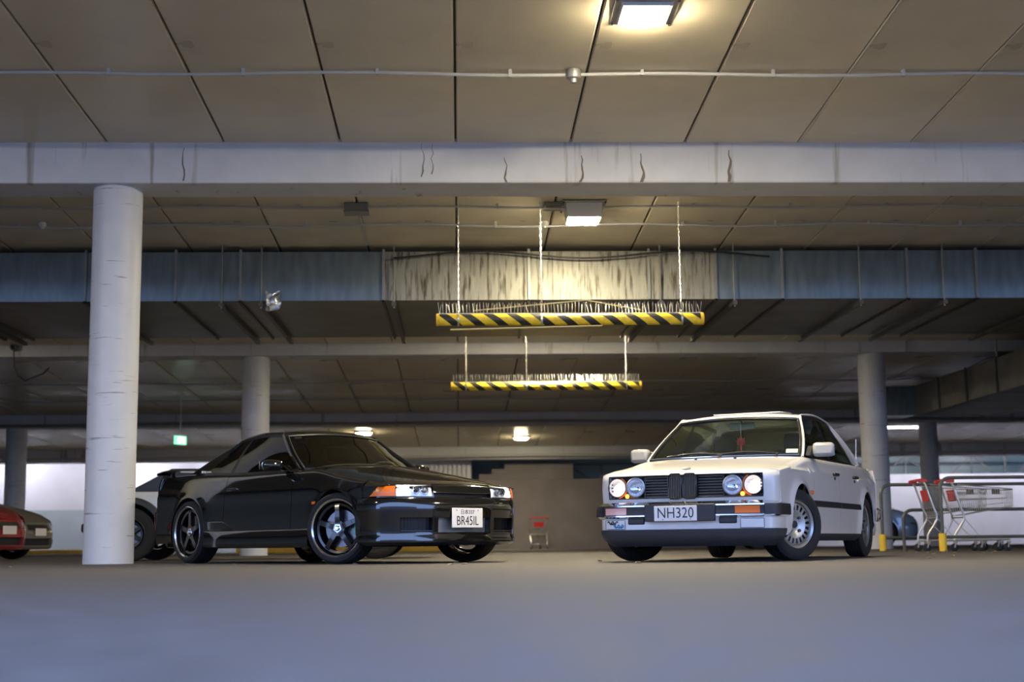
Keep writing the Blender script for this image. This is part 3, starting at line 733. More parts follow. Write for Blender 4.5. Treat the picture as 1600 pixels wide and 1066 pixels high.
# ---- wheels (axle along y, outer face towards +y)
def tyre_profile(R_, rr, wd):
    h = wd / 2
    return [(rr, h * .80), (rr + .006, h * .93), (lerp(rr, R_, .35), h * 1.03), (lerp(rr, R_, .65), h * 1.03), (R_ - .018, h * .93), (R_ - .004, h * .80), (R_, h * .6), (R_ - .001, h * .56), (R_ - .007, h * .54), (R_ - .007, h * .50), (R_, h * .48), (R_, h * .2), (R_ - .007, h * .18), (R_ - .007, h * .12), (R_, h * .10),
            (R_, -h * .10), (R_ - .007, -h * .12), (R_ - .007, -h * .18), (R_, -h * .2), (R_, -h * .48), (R_ - .007, -h * .5), (R_ - .007, -h * .54), (R_, -h * .6), (R_ - .004, -h * .8), (R_ - .018, -h * .93), (lerp(rr, R_, .5), -h * 1.03), (rr, -h * .85)]
def wheel_bottle(root, loc, rz, R_=.304, rr=.200, wd=.195, mat='alloy'):
    """steel-grey alloy with a ring of slots round a flat face"""
    h = wd / 2; m = MB()
    m.lathe([(rr + .004, h * .98), (rr + .012, h * .9), (rr - .006, h * .80), (rr - .016, h * .74), (rr - .020, h * .3)], 48, 'y')
    n = 80; rs = [.060, .112, .120, .164, .172, rr - .016]; ys = [h * .52, h * .66, h * .67, h * .66, h * .64, h * .52]
    G = [[(r * math.sin(2 * PI * k / n), y, r * math.cos(2 * PI * k / n)) for k in range(n + 1)] for r, y in zip(rs, ys)]
    m.grid(G, lambda i, j: i == 2 and j % 4 in (0, 1)); m.lathe([(.060, h * .52), (.05, h * .5), (.034, h * .5), (.032, h * .58), (0, h * .6)], 24, 'y')
    w = m.o('wheel', mat, root, sm=40); w.location = loc; w.rotation_euler = (0, 0, rz)
    MB().lathe(tyre_profile(R_, rr, wd), 56, 'y', closed=True).o('tyre', 'tread', w, sm=28)
    MB().lathe([(rr - .02, h * .3), (0, h * .3)], 32, 'y').o('brake_drum', 'steel_dark', w)
    for k in range(4):
        a = 2 * PI * (k + .5) / 4; MB().lathe([(.013, h * .55), (.013, h * .70), (0, h * .71)], 8, 'y', (.075 * math.sin(a), 0, .075 * math.cos(a))).o('wheel_bolt', 'steel_dark', w)
    MB().lathe([(.030, h * .55), (.030, h * .64), (0, h * .66)], 20, 'y').o('centre_cap', 'black_plastic', w)
    return w
def wheel_spoke(root, loc, rz, R_=.322, rr=.256, wd=.235, hub='machined', lip='machined', spoke='dark_alloy', n=5, brake=True, ph=.05, cal=None):
    h = wd / 2; m = MB()
    m.lathe([(rr - .022, h * .2), (rr - .016, h * .86), (rr - .02, h * .62), (rr - .026, h * .1), (rr - .03, -h * .7)], 56, 'y')
    m.lathe([(rr - .03, h * .34), (rr - .03, h * .62), (rr - .052, h * .58), (rr - .052, h * .34)], 56, 'y', closed=True)
    for k in range(n):
        a = 2 * PI * k / n + ph; ca, sa = math.cos(a), math.sin(a)
        V = []
        for (r, wv, y0, y1) in ((.035, .034, .30, .66), (.075, .032, .34, .72), (rr - .06, .026, .34, .70), (rr - .03, .036, .34, .60)):
            for (sx, yy) in ((-1, y0), (1, y0), (1 * .8, y1), (-.8, y1)): V.append((r * sa + sx * wv * ca, h * yy, r * ca - sx * wv * sa))
        F = [(0, 1, 2, 3), (12, 15, 14, 13)]
        for i in range(3):
            for j in range(4): F.append((i * 4 + j, i * 4 + (j + 1) % 4, i * 4 + 4 + (j + 1) % 4, i * 4 + 4 + j))
        m.add(V, F)
    m.lathe([(.07, h * .3), (.07, h * .68), (0, h * .68)], 32, 'y')
    w = m.o('wheel', spoke, root, sm=35); w.location = loc; w.rotation_euler = (0, 0, rz)
    MB().lathe([(rr + .008, h * .86), (rr + .010, h * .97), (rr + .002, h * 1.0), (rr - .010, h * .90)], 56, 'y').o('rim_lip', lip, w)
    MB().lathe(tyre_profile(R_, rr, wd), 56, 'y', closed=True).o('tyre', 'tread', w, sm=28)
    if hub:
        P = [((.047 if k % 2 else .038) * math.sin(2 * PI * k / 10), (.047 if k % 2 else .038) * math.cos(2 * PI * k / 10)) for k in range(10)]
        MB().prism(P, h * .68, h * .74, 'y').o('hub_ring', hub, w, bevel=.003)
        MB().lathe([(.024, h * .72), (.024, h * .82), (.016, h * .88), (0, h * .88)], 20, 'y').o('centre_cap', 'chrome', w)
    if brake: MB().lathe([(rr * .66, -h * .05), (rr * .66, h * .08), (rr * .36, h * .08), (rr * .36, h * .16), (0, h * .16)], 40, 'y').o('brake_disc', 'brake', w)
    if cal is not None:
        m = MB(); G = []
        for r in (rr * .55, rr * .80): G.append([(r * math.sin(cal + q), r * math.cos(cal + q)) for q in lin(-.42, .42, 9)])
        m.prism(G[0] + G[1][::-1], -h * .3, h * .26, 'y'); m.o('brake_caliper', 'caliper_green', w, bevel=.006)
    return w
def wheels(car, fn, track_f, track_r, wb, z, steer, kw=None, kr=None, kn=None):
    kw = kw or {}
    for (x, tr, st) in ((0, track_f, steer), (-wb, track_r, 0)):
        for sg in (1, -1):
            k = dict(kw)
            if kn and sg == kn[0] and x == 0: k.update(kn[1])
            fn(car.root, (x, sg * tr / 2, z), st + (0 if sg > 0 else PI), **k)
# ================================================================== WHITE SALOON
def white_saloon():
    root = empty('saloon_car', (2.197, 12.619, 0), R(-117.66), 'white boxy four door saloon with lit round headlights and chrome bumper', 'car')
    P = dict(arches=[(0, .335, .315), (-2.57, .335, .315)], flare=.028, flare_w=.042,
             wplan=crv([(.75, .70), (.66, .762), (.55, .785), (.3, .795), (0, .803), (-.5, .815), (-1.3, .822), (-2.2, .82), (-2.57, .815), (-3.0, .795), (-3.3, .765), (-3.45, .73)]),
             prof=crv([(.15, .05), (.24, .02), (.34, .006), (.5, 0), (.60, .001), (.745, .006), (.768, .000), (.782, .018), (.86, .038), (.95, .062)]),
             sill=lambda x: .215, zs=crv([(.75, .70), (.5, .745), (0, .80), (-.45, .845), (-1.3, .855), (-2.6, .86), (-3.1, .86), (-3.45, .84)]),
             zd=crv([(.75, .722), (.5, .765), (0, .84), (-.45, .905), (-1.3, .912), (-2.6, .918), (-3.1, .915), (-3.45, .885)]), inset=lambda x: .075,
             zc=crv([(.75, .742), (.5, .795), (0, .872), (-.3, .915), (-.6, .95), (-2.6, .965), (-3.1, .96), (-3.45, .92)]),
             yb=crv([(-.3, .715), (-.5, .725), (-1.3, .735), (-2.3, .73), (-2.8, .70)]), zb=crv([(-.2, .895), (-.45, .905), (-1.3, .912), (-2.3, .918), (-2.8, .935)]),
             yr=crv([(-.9, .565), (-1.4, .585), (-2.2, .56)]), zr=crv([(-.9, 1.305), (-1.05, 1.325), (-1.5, 1.345), (-2.0, 1.325), (-2.2, 1.30)]), bulge=.018,
             xA=lambda s: lerp(-.42, -.985, s), xC=lambda s: lerp(-2.76, -2.18, s), bow=(.13, .07), rcrown=.045, cf=.6, span=(.7, -3.4), floor_z=.20, rear_seat=-2.25)
    c = Car(root, P); wp = 'white_paint'; g = .003
    c.side_panel('front_fender', .56, -.44 + g, 0, 2, wp)
    c.side_panel('front_door', -.44 - g, -1.40 + g, .02, 1.95, wp)
    c.side_panel('rear_door', -1.40 - g, -2.26, .02, 1.95, wp)
    c.side_panel('rear_quarter', -2.26 - 2 * g, -3.36, 0, 2, wp)
    hf = lambda y: .712 - .06 * (abs(y) / .7) ** 3; hb = lambda y: -.30 - .13 * (abs(y) / .7) ** 2
    c.hood('hood', hf, hb, wp, lip=.012, roll=.04)
    c.hood('trunk_lid', lambda y: -2.66 - .10 * (1 - (y / .7) ** 2), lambda y: -3.38 - .02 * (1 - (y / .7) ** 2), wp)
    # cowl under the screen
    c.patch('cowl', [[(hb(y) - .008 - q * .14, y, c.deck(hb(y), y) - .012 + q * .035) for y in lin(-.69, .69, 13)] for q in (0, .5, 1)], 'black_plastic', solid=.01)
    c.roof(wp)
    A = c.xA; A1 = lambda s: c.xA(s) - .055; B0 = lambda s: lerp(-1.36, -1.40, s); B1 = lambda s: lerp(-1.43, -1.46, s); C0 = lambda s: lerp(-2.40, -2.06, s) ; C1 = c.xC; Q0 = lambda s: lerp(-2.30, -1.98, s); Q1 = lambda s: lerp(-2.34, -2.01, s)
    c.strip('front_pillar', A, A1, 0, 1, wp, 4); c.strip('centre_pillar', B0, B1, 0, .93, 'black_trim', 3); c.strip('rear_pillar', C0, C1, 0, 1, wp, 6)
    c.strip('front_side_window', A1, B0, .02, .90, 'side_glass'); c.strip('rear_side_window', B1, Q0, .02, .90, 'side_glass'); c.strip('window_divider', Q0, Q1, .0, .93, 'black_trim', 3); c.strip('quarter_window', Q1, C0, .02, .90, 'side_glass', 4)
    c.strip('window_frame', A1, C0, .90, 1.0, 'black_trim', 14, 3, .002); c.strip('waist_trim', A1, C0, -.03, .03, 'black_trim', 14, 3, .005)
    for sg in (1, -1):
        MB().tube(c.edge_pts(A, 0, 1, 12, sg, .006) + [(lambda p: (p[0], sg * (p[1] + .004), p[2] + .004))(c.gs(lerp(A(1), C1(1), u), 1)) for u in lin(.05, 1, 12)] + c.edge_pts(C1, 1, 0, 10, sg, .004), .010, 6).o('drip_rail', wp, root)
        MB().tube([c.gs(lerp(A1(.0), C0(.0), u), -.02)[:1] + (sg * (c.gs(lerp(A1(0), C0(0), u), 0)[1] + .012), c.gs(lerp(A1(0), C0(0), u), -.02)[2]) for u in lin(0, 1, 12)], .007, 6).o('waist_moulding', 'chrome', root)
    c.screen(True, 'windshield', 'car_glass', .03, .915, .965); c.screen(True, 'roof_header', wp, .915, 1.0, 1.0); c.screen(False, 'rear_window', 'car_glass', .04, .96, .95)
    for fr in (True, False):
        ring = [c.screen_pt(fr, v, .02, .004) for v in lin(-.97, .97, 15)] + [c.screen_pt(fr, .97, q, .004) for q in lin(.05, .9, 9)] + [c.screen_pt(fr, v, .915, .004) for v in lin(.97, -.97, 15)] + [c.screen_pt(fr, -.97, q, .004) for q in lin(.9, .05, 9)]
        MB().tube(ring, .014, 6, True).o('screen_seal', 'black_trim', root)
        if fr: MB().tube([(p[0] + .008, p[1], p[2] + .009) for p in ring], .006, 6, True).o('screen_trim', 'chrome', root)
    for fr, nm in ((True, 'header_lining'), (False, 'rear_header_lining')): c.screen(fr, nm, 'headliner', .93, 1.0, .95, off=-.03)
    # tilted sunroof panel
    sr = MB(); sr.box((-1.42, 0, 1.390), (.42, .66, .012), Matrix.Rotation(R(2.6), 3, 'Y')); sr.o('sunroof', wp, root, bevel=.004)
    MB().bb(-1.64, -1.60, -.30, .30, 1.378, 1.398).o('sunroof_seal', 'black_trim', root)
    # ---- nose panel with the grille opening
    plan = [(0, .735), (.25, .733), (.5, .722), (.62, .708), (.70, .680), (.75, .64), (.776, .59), (.783, .55)]
    nose_off = crv([(.48, .012), (.52, .004), (.63, 0), (.71, .004), (.735, .018), (.75, .035)])
    yl = [-.783, -.672, -.13, .13, .672, .783]
    c.fascia('nose_panel', plan, nose_off, yl, [.46, .53, .718, .748], wp, [(-.672, .672, .53, .718)], depth=.07); FP = c.FP
    gr = c.fpatch('grille_backing', FP, -.672, .672, .53, .718, .068, 'black_trim', 30, 3)
    for (a, b) in ((-.345, -.13), (.13, .345)):
        for k in range(8):
            z = .542 + k * .0232; m = MB(); m.tube([FP(lerp(a, b, u), z, .028) for u in lin(0, 1, 6)], .0065, 6); m.o('grille_bar', 'steel_dark', gr)
    for sg in (1, -1):
        for k in range(7): z = .548 + k * .026; MB().tube([FP(sg * y, z, .03) for y in (.655, .67)], .006, 6).o('grille_bar', 'steel_dark', gr)
        MB().tube([FP(sg * lerp(.13, .345, 1), z, .02) for z in (.527, .726)], .008, 6).o('grille_post', 'black_plastic', gr)
    # thin bright frame round the opening
    MB().tube([FP(y, .531, -.001) for y in lin(-.672, .672, 30)] + [FP(.672, z, -.001) for z in (.56, .69)] + [FP(y, .718, -.001) for y in lin(.672, -.672, 30)] + [FP(-.672, z, -.001) for z in (.69, .56)], .005, 6, True).o('grille_frame', 'black_trim', root)
    kg = MB()
    for sg in (1, -1): kg.tube([FP(sg * y, z, -.016) for (y, z) in ((.007, .530), (.007, .705), (.025, .728), (.10, .728), (.122, .708), (.122, .545), (.105, .523), (.03, .523))], .006, 8, True)
    kid = kg.o('kidney_grille', 'dark_alloy', root)
    for sg in (1, -1):
        for k in range(7): y = sg * (.020 + k * .0145); MB().bar(FP(y, .528, -.006), FP(y, .724, -.006), .0055, .02).o('slat', 'steel_dark', kid, sm=0)
    c.fpatch('kidney_backing', FP, -.12, .12, .526, .724, .03, 'black_trim', 6, 3, kid)
    # headlights: outer pair lit
    def lamp(y, lit):
        p = Vector(FP(y, .626, .02)); m = MB(); r = .076
        m.lathe([(r * 1.10, -.03), (r * 1.10, .012), (r, .014), (r * .98, -.03)], 36, 'x', p, closed=True); h = m.o('headlight', 'alloy' if not lit else 'black_plastic', root)
        MB().lathe([(r, .004), (r * .85, -.022), (r * .5, -.042), (0, -.05)], 36, 'x', p).o('reflector', 'reflector', h)
        if lit: MB().lathe([(.05, -.02), (.035, -.004), (0, 0)], 24, 'x', p + Vector((-.012, 0, -.018))).o('bulb_glow', 'head_lit', h)
        MB().lathe([(r, .006), (r * .7, .018), (0, .026)], 36, 'x', p).o('lens', 'lens', h)
        for k in range(3): MB().bar(p + Vector((.012, -.05 + .05 * k, -.06)), p + Vector((.012, -.05 + .05 * k, .06)), .002).o('lens_rib', 'lens', h, sm=0)
    for y, l in ((.597, 1), (-.597, 1), (.425, 0), (-.425, 0)): lamp(y, l)
    for sg in (1, -1):
        p = Vector(FP(sg * .505, .553, .012)); MB().lathe([(.018, 0), (.012, .012), (0, .016)], 16, 'x', p).o('parking_light', 'amber_lit', root)
        p = Vector(FP(sg * .597, .626, .03)); MB().tube([p + Vector((.02, sg * -.086 * math.cos(a), .086 * math.sin(a))) for a in lin(-1.4, 1.1, 14)], .007, 6).o('lamp_ring', 'amber', root)
    # bumper: chrome top and black middle, swept round the nose
    bpl = [(0, .83), (.3, .826), (.55, .806), (.68, .775), (.76, .72), (.80, .64), (.812, .55), (.815, .40)]
    boff = crv([(.352, .045), (.362, .012), (.375, 0), (.42, .002), (.46, .0), (.48, .016), (.497, .05)])
    c.fascia('front_bumper', bpl, boff, [-.815, -.62, .62, .815], [.352, .405, .47, .497], 'chrome', split=8); BP = c.FP
    c.fpatch('bumper_strip', BP, -.814, .814, .388, .46, -.006, 'black_plastic', 60, 4, solid=.004)
    for sg in (1, -1):
        c.fpatch('bumper_corner', BP, sg * .70, sg * .8145, .382, .470, -.016, 'black_plastic', 14, 4, solid=.01)
        ind = c.fpatch('indicator', BP, sg * .47, sg * .665, .394, .45, -.014, 'amber' if sg > 0 else 'amber_clear', 8, 3, solid=.012)
        MB().box(Vector(BP(sg * .40, .338, .01)), (.06, .15, .05)).o('bumper_bracket', 'black_plastic', root, bevel=.01)
        MB().box(Vector(BP(sg * .40, .333, -.014)), (.012, .10, .018)).o('tow_slot', 'alloy' if sg > 0 else 'sticker_blue', root, bevel=.004)
    # valance and spoiler
    vpl = [(0, .79), (.3, .787), (.55, .77), (.67, .745), (.74, .69), (.775, .60), (.785, .50), (.787, .37)]
    c.fascia('front_valance', vpl, lambda z: .0, [-.786, -.6, .6, .786], [.268, .375], wp, split=8); VP = c.FP
    c.fascia('front_spoiler', vpl, crv([(.13, .10), (.15, .05), (.18, .02), (.25, -.010), (.27, -.012)]), [-.786, -.6, .6, .786], [.13, .18, .27], 'valance_black', split=8)
    # plate
    pb = MB(); px = BP(0, .41, -.016)[0]
    pb.bb(px - .03, px, -.305, .305, .335, .475); pl = pb.o('plate_holder', 'black_plastic', root, bevel=.006)
    q = MB(); q.bb(px, px + .006, -.185 - .03, .185 - .03, .338, .462); npl = q.o('number_plate', 'plate_white', root, bevel=.002)
    T = Matrix.Translation((px + .0065, -.03, .40)) @ Matrix.Rotation(PI / 2, 4, 'Z') @ Matrix.Rotation(PI / 2, 4, 'X')
    text('plate_characters', 'NH320', .122, 'plate_ink', npl, T, .88)
    for y in (-.14, .10): MB().lathe([(.006, 0), (.004, .004), (0, .004)], 10, 'x', (px + .006, y, .352)).o('plate_screw', 'steel_grey', npl)
    # stickers on the valance
    for sg in (-1, 1):
        st = c.fpatch('valance_sticker', VP, sg * .50, sg * .685, .275, .352, -.004, 'plate_white', 6, 3)
        ring = [VP(sg * y, z, -.006) for y, z in [(yy, .276) for yy in lin(.50, .685, 8)] + [(.685, .35)] + [(yy, .351) for yy in lin(.685, .50, 8)] + [(.50, .30)]]
        MB().tube(ring, .002, 4, True).o('sticker_border', 'plate_ink', st)
        if sg < 0:
            for (mat, y0, z0, amp, k, L_) in (('plate_ink', .665, .332, .010, 5, .10), ('plate_ink', .645, .320, .006, 7, .06), ('sticker_blue', .605, .302, .012, 5, .09), ('sticker_blue', .60, .292, .007, 7, .085)):
                MB().tube([VP(-(y0 - L_ * u), z0 + amp * math.sin(2 * PI * k * u / 2), -.008) for u in lin(0, 1, 30)], .0042, 5).o('sticker_scrawl', mat, st)
    # bonnet roundel, wipers, washer jets
    MB().lathe([(0, 0), (.036, 0), (.036, .006), (.030, .009), (0, .009)], 28, 'z').xf(Matrix.Translation((.62, 0, c.deck(.62, 0) + .004)) @ Matrix.Rotation(R(14), 4, 'Y')).o('hood_badge', 'alloy', root)
    for y0, y1 in ((.02, -.50), (.50, -.02)):
        P_ = [c.screen_pt(True, y / .69, .05 + .05 * math.sin(PI * i / 7), .02) for i, y in enumerate(lin(y1, y0, 8))]
        w_ = MB().tube(P_, .008, 6).o('wiper', 'black_plastic', root); q = P_[-1]; MB().tube([q, (q[0] + .05, q[1] - .02, q[2] - .03)], .010, 6).o('wiper_pivot', 'black_plastic', w_)
    for y in (.20, -.16): MB().box((-.12, y, c.deck(-.12, y) + .006), (.02, .02, .012)).o('washer_jet', 'black_plastic', root)
    # mirrors
    for sg in (1, -1):
        m = MB(); m.box((-.62, sg * .868, .972), (.10, .19, .125), Matrix.Rotation(R(sg * 12), 3, 'Z')); mi = m.o('door_mirror', 'mirror_grey', root, sm=50, bevel=.03)
        MB().prism([(-.50, .915), (-.62, .915), (-.655, 1.0), (-.62, 1.01)], sg * .725, sg * .775, 'y').o('mirror_base', 'black_plastic', mi, bevel=.008)
        m = MB(); m.box((-.674, sg * .87, .972), (.006, .165, .10), Matrix.Rotation(R(sg * 12), 3, 'Z')); m.o('mirror_glass', 'chrome', mi)
    # side mouldings, handles, side repeaters
    for sg in (1, -1):
        for a, b in ((-.36, -1.395), (-1.405, -2.225)):
            MB().grid([[(x, sg * (c.w(x, z) + o_), z) for (z, o_) in ((.462, -.002), (.466, .012), (.492, .015), (.514, .012), (.518, -.002))] for x in lin(a, b, 12)]).o('side_moulding', 'black_plastic', root, sm=50)
        for x in (-1.26, -2.10):
            z = .775; MB().box((x, sg * (c.w(x, z) + .012), z), (.17, .03, .028)).o('door_handle', 'black_trim', root, bevel=.008)
            MB().lathe([(.014, -.004), (.014, .008), (0, .009)], 12, 'y', (x + .03, sg * (c.w(x, .735) + .0), .735)).o('door_lock', 'black_trim', root)
        MB().box((-.37, sg * (c.w(-.37, .585) + .002), .585), (.075, .012, .036)).o('side_repeater', 'amber', root, bevel=.004)
        MB().grid([[(x, sg * (c.w(x, .23) + o_), z) for (z, o_) in ((.165, -.05), (.20, -.01), (.23, .002))] for x in lin(-.36, -2.22, 8)]).o('sill_trim', 'valance_black', root)
    # rear
    rpl = [(0, -3.43), (.3, -3.428), (.55, -3.415), (.66, -3.40), (.73, -3.375), (.765, -3.345)]
    c.fascia('rear_panel', rpl, crv([(.25, .06), (.4, .01), (.7, 0), (.9, .03)]), [-.765, -.4, .4, .765], [.25, .9], wp, rear=True); RP = c.FP
    rb = [(0, -3.58), (.4, -3.575), (.62, -3.555), (.72, -3.52), (.79, -3.45), (.81, -3.36), (.812, -3.0)]
    c.fascia('rear_bumper', rb, crv([(.36, .03), (.38, 0), (.49, 0), (.51, .04)]), [-.81, -.5, .5, .81], [.36, .51], 'chrome', rear=True); RB = c.FP
    c.fpatch('rear_bumper_strip', RB, -.81, .81, .39, .475, -.006, 'black_plastic', 40, 3)
    for sg in (1, -1): c.fpatch('tail_light', RP, sg * .38, sg * .755, .60, .76, -.008, 'tail_red', 8, 3, solid=.01)
    MB().tube([(-3.02, .62, .90), (-3.03, .63, .93), (-3.06, .635, 1.22)], [.012, .006, .004], 6).o('antenna', 'zinc', root)
    MB().tube([(-2.9, -.35, .20), (-3.5, -.35, .22)], .03, 10).o('exhaust_pipe', 'steel_dark', root)
    MB().bb(-2.75, -2.40, -.6, .6, .24, .34).o('rear_axle', 'underbody', root); MB().bb(-.12, .12, -.62, .62, .24, .34).o('front_axle', 'underbody', root)
    c.inside('cloth_grey', 'cloth_grey'); c.door_lining(-.5, -2.3, 'cloth_grey')
    MB().bb(-.72, -.721, .40, .52, .99, 1.03).xf(Matrix.Identity(4)).o('windscreen_label', 'plate_white', root) if False else None
    p = [c.screen_pt(True, v, q, -.006) for q in (.10, .19) for v in (.80, .94)]
    MB().add(p, [(0, 1, 3, 2)]).o('windscreen_label', 'plate_white', root, solid=.002)
    wheels(c, wheel_bottle, 1.40, 1.43, 2.57, .306, R(-30))
    return c
glass('side_glass', (.55, .60, .56))
M('mirror_grey', (.36, .35, .33), .35, coat=.5)
M('amber_clear', (.75, .40, .36), .25, coat=.8)
# ================================================================== BLACK COUPE
def black_coupe():
    root = empty('coupe_car', (-.501, 13.749, 0), R(-50.22), 'glossy black two door coupe with black spoked wheels and boot spoiler', 'car')
    P = dict(arches=[(0, .342, .330), (-2.615, .346, .330)], flare=.014, flare_w=.06,
             wplan=crv([(.86, .66), (.7, .775), (.55, .808), (.3, .828), (0, .838), (-.6, .84), (-1.6, .842), (-2.3, .848), (-2.615, .85), (-3.0, .835), (-3.4, .795), (-3.62, .745)]),
             prof=crv([(.12, .05), (.22, .012), (.30, .0), (.45, .004), (.60, .012), (.66, .010), (.73, .022), (.83, .05), (.95, .09)]),
             sill=lambda x: .205, zs=crv([(.8, .625), (.5, .67), (0, .735), (-.5, .80), (-1.5, .81), (-2.6, .835), (-3.2, .845), (-3.6, .835)]),
             zd=crv([(.8, .672), (.5, .725), (0, .805), (-.5, .885), (-1.5, .885), (-2.5, .915), (-3.2, .925), (-3.6, .90)]), inset=lambda x: .085,
             zc=crv([(.86, .705), (.7, .742), (.4, .805), (0, .877), (-.3, .925), (-.6, .955), (-2.7, .97), (-3.2, .965), (-3.62, .935)]),
             yb=crv([(-.3, .715), (-.6, .73), (-1.5, .74), (-2.4, .735), (-3.0, .70)]), zb=crv([(-.2, .875), (-.6, .885), (-1.5, .885), (-2.4, .912), (-3.0, .945)]),
             yr=crv([(-1.0, .53), (-1.5, .55), (-2.2, .52)]), zr=crv([(-1.0, 1.25), (-1.2, 1.27), (-1.6, 1.29), (-2.0, 1.265), (-2.25, 1.225)]), bulge=.022,
             xA=lambda s: lerp(-.67, -1.26, s), xC=lambda s: lerp(-2.78, -2.12, s), bow=(.18, .09), rcrown=.055, cf=.65, span=(.75, -3.5), floor_z=.17, rear_seat=-2.25)
    c = Car(root, P); bp = 'black_paint'; g = .003
    c.side_panel('front_fender', .40, -.70 + g, 0, 2, bp)
    c.side_panel('door', -.70 - g, -1.92 + g, .02, 1.95, bp, n=20)
    c.side_panel('rear_quarter', -1.92 - g, -3.40, 0, 2, bp)
    plan = [(0, .865), (.3, .855), (.5, .825), (.64, .775), (.74, .70), (.80, .60), (.823, .50), (.832, .355)]
    fy = crv([(p[0], p[1]) for p in plan])
    hf = lambda y: fy(abs(y)) - .035; hb = lambda y: -.46 - .18 * (abs(y) / .74) ** 2
    c.hood('hood', hf, hb, bp, lip=.02, roll=.10, n=30)
    c.hood('trunk_lid', lambda y: -2.70 - .10 * (1 - (y / .7) ** 2), lambda y: -3.54 - .04 * (1 - (y / .7) ** 2), bp)
    c.patch('cowl', [[(hb(y) - .008 - q * .16, y, c.deck(hb(y), y) - .014 + q * .03) for y in lin(-.71, .71, 13)] for q in (0, .5, 1)], 'black_plastic', solid=.01)
    c.roof(bp)
    A = c.xA; A1 = lambda s: c.xA(s) - .06; B0 = lambda s: lerp(-1.90, -1.80, s); B1 = lambda s: lerp(-1.97, -1.84, s); C0 = lambda s: lerp(-2.45, -2.02, s); C1 = c.xC
    c.strip('front_pillar', A, A1, 0, 1, bp, 4); c.strip('centre_pillar', B0, B1, 0, .95, 'black_trim', 3); c.strip('rear_pillar', C0, C1, 0, 1, bp, 8)
    c.strip('door_window', A1, B0, .02, .91, 'tint_glass', 14); c.strip('quarter_window', B1, C0, .04, .90, 'tint_glass')
    c.strip('window_frame', A1, C0, .91, 1.0, 'black_trim', 14, 3, .002); c.strip('waist_trim', A1, C0, -.03, .035, 'black_trim', 14, 3, .005)
    for sg in (1, -1):
        MB().tube(c.edge_pts(A, 0, 1, 12, sg, .003) + [(lambda p: (p[0], sg * (p[1] + .002), p[2] + .004))(c.gs(lerp(A(1), C1(1), u), 1)) for u in lin(.05, 1, 12)], .008, 6).o('drip_rail', bp, root)
    c.screen(True, 'windshield', 'tint_front', .03, .93, .965); c.screen(True, 'roof_header', bp, .93, 1.0, 1.0); c.screen(False, 'rear_window', 'tint_glass', .04, .96, .95)
    for fr in (True, False):
        ring = [c.screen_pt(fr, v, .02, .004) for v in lin(-.97, .97, 15)] + [c.screen_pt(fr, .97, q, .004) for q in lin(.05, .9, 9)] + [c.screen_pt(fr, v, .915, .004) for v in lin(.97, -.97, 15)] + [c.screen_pt(fr, -.97, q, .004) for q in lin(.9, .05, 9)]
        MB().tube(ring, .011, 6, True).o('screen_seal', 'black_trim', root)
    # ---- front bumper with three openings
    off = crv([(.16, .05), (.175, .006), (.21, -.004), (.25, .008), (.33, .006), (.42, .0), (.50, -.004), (.55, .004), (.575, .012), (.59, .03)])
    ys = [-.832, -.66, -.36, -.30, .30, .36, .66, .832]
    c.fascia('front_bumper', plan, off, ys, [.16, .275, .405, .59], bp, [(-.66, -.36, .275, .405), (.36, .66, .275, .405), (-.30, .30, .275, .405)], depth=.07, split=9); FP = c.FP
    for a, b in ((-.66, -.36), (.36, .66)):
        v = c.fpatch('brake_duct', FP, a, b, .275, .405, .066, 'black_trim', 6, 3)
        for k in range(5): z = .29 + k * .026; MB().bar(FP(a + .01, z, .05), FP(b - .01, z, .05), .004).o('mesh_bar', 'black_plastic', v, sm=0)
        for k in range(9): y = lerp(a + .02, b - .02, k / 8); MB().bar(FP(y, .278, .05), FP(y, .402, .05), .004).o('mesh_bar', 'black_plastic', v, sm=0)
        MB().bar(FP(a + .005, .288, .004), FP(b - .005, .288, .004), .008).o('duct_trim', 'dark_alloy', v)
    ic = c.fpatch('intercooler', FP, -.30, .30, .275, .405, .066, 'black_trim', 8, 3)
    for k in range(8): z = .286 + k * .0155; MB().bar(FP(-.295, z, .055), FP(.295, z, .055), .003, .02).o('cooling_fin', 'steel_grey', ic, sm=0)
    # number plate
    px = FP(.0, .38, -.012)[0]; q = MB(); q.bb(px, px + .006, -.165, .195, .315, .49); npl = q.o('number_plate', 'plate_white', root, bevel=.003)
    T = Matrix.Translation((px + .0065, .015, .373)) @ Matrix.Rotation(PI / 2, 4, 'Z') @ Matrix.Rotation(PI / 2, 4, 'X')
    text('plate_characters', 'BR45IL', .118, 'plate_ink', npl, T, .76)
    T2 = Matrix.Translation((px + .0065, .015, .452)) @ Matrix.Rotation(PI / 2, 4, 'Z') @ Matrix.Rotation(PI / 2, 4, 'X')
    text('plate_region', '\u65e5\u672c337', .05, 'plate_ink', npl, T2, .95)
    for y in (-.11, .14): MB().box((px + .007, y, .47), (.002, .005, .014), Matrix.Rotation(R(20), 3, 'X')).o('plate_tick', 'plate_ink', npl, sm=0)
    MB().bb(px - .03, px, -.14, .17, .325, .47).o('plate_bracket', 'black_trim', root)
    # lamp band: headlights, amber corner lamps, black nose slot
    off2 = crv([(.575, .02), (.625, .022), (.685, .040), (.73, .07)])
    c.fascia('nose_panel', plan, off2, [-.342, -.335, .335, .342], [.587, .622, .706], bp, [(-.335, .335, .587, .622)], depth=.05, split=9); LP = c.FP
    c.fpatch('nose_slot', LP, -.335, .335, .587, .622, .048, 'black_trim', 8, 2)
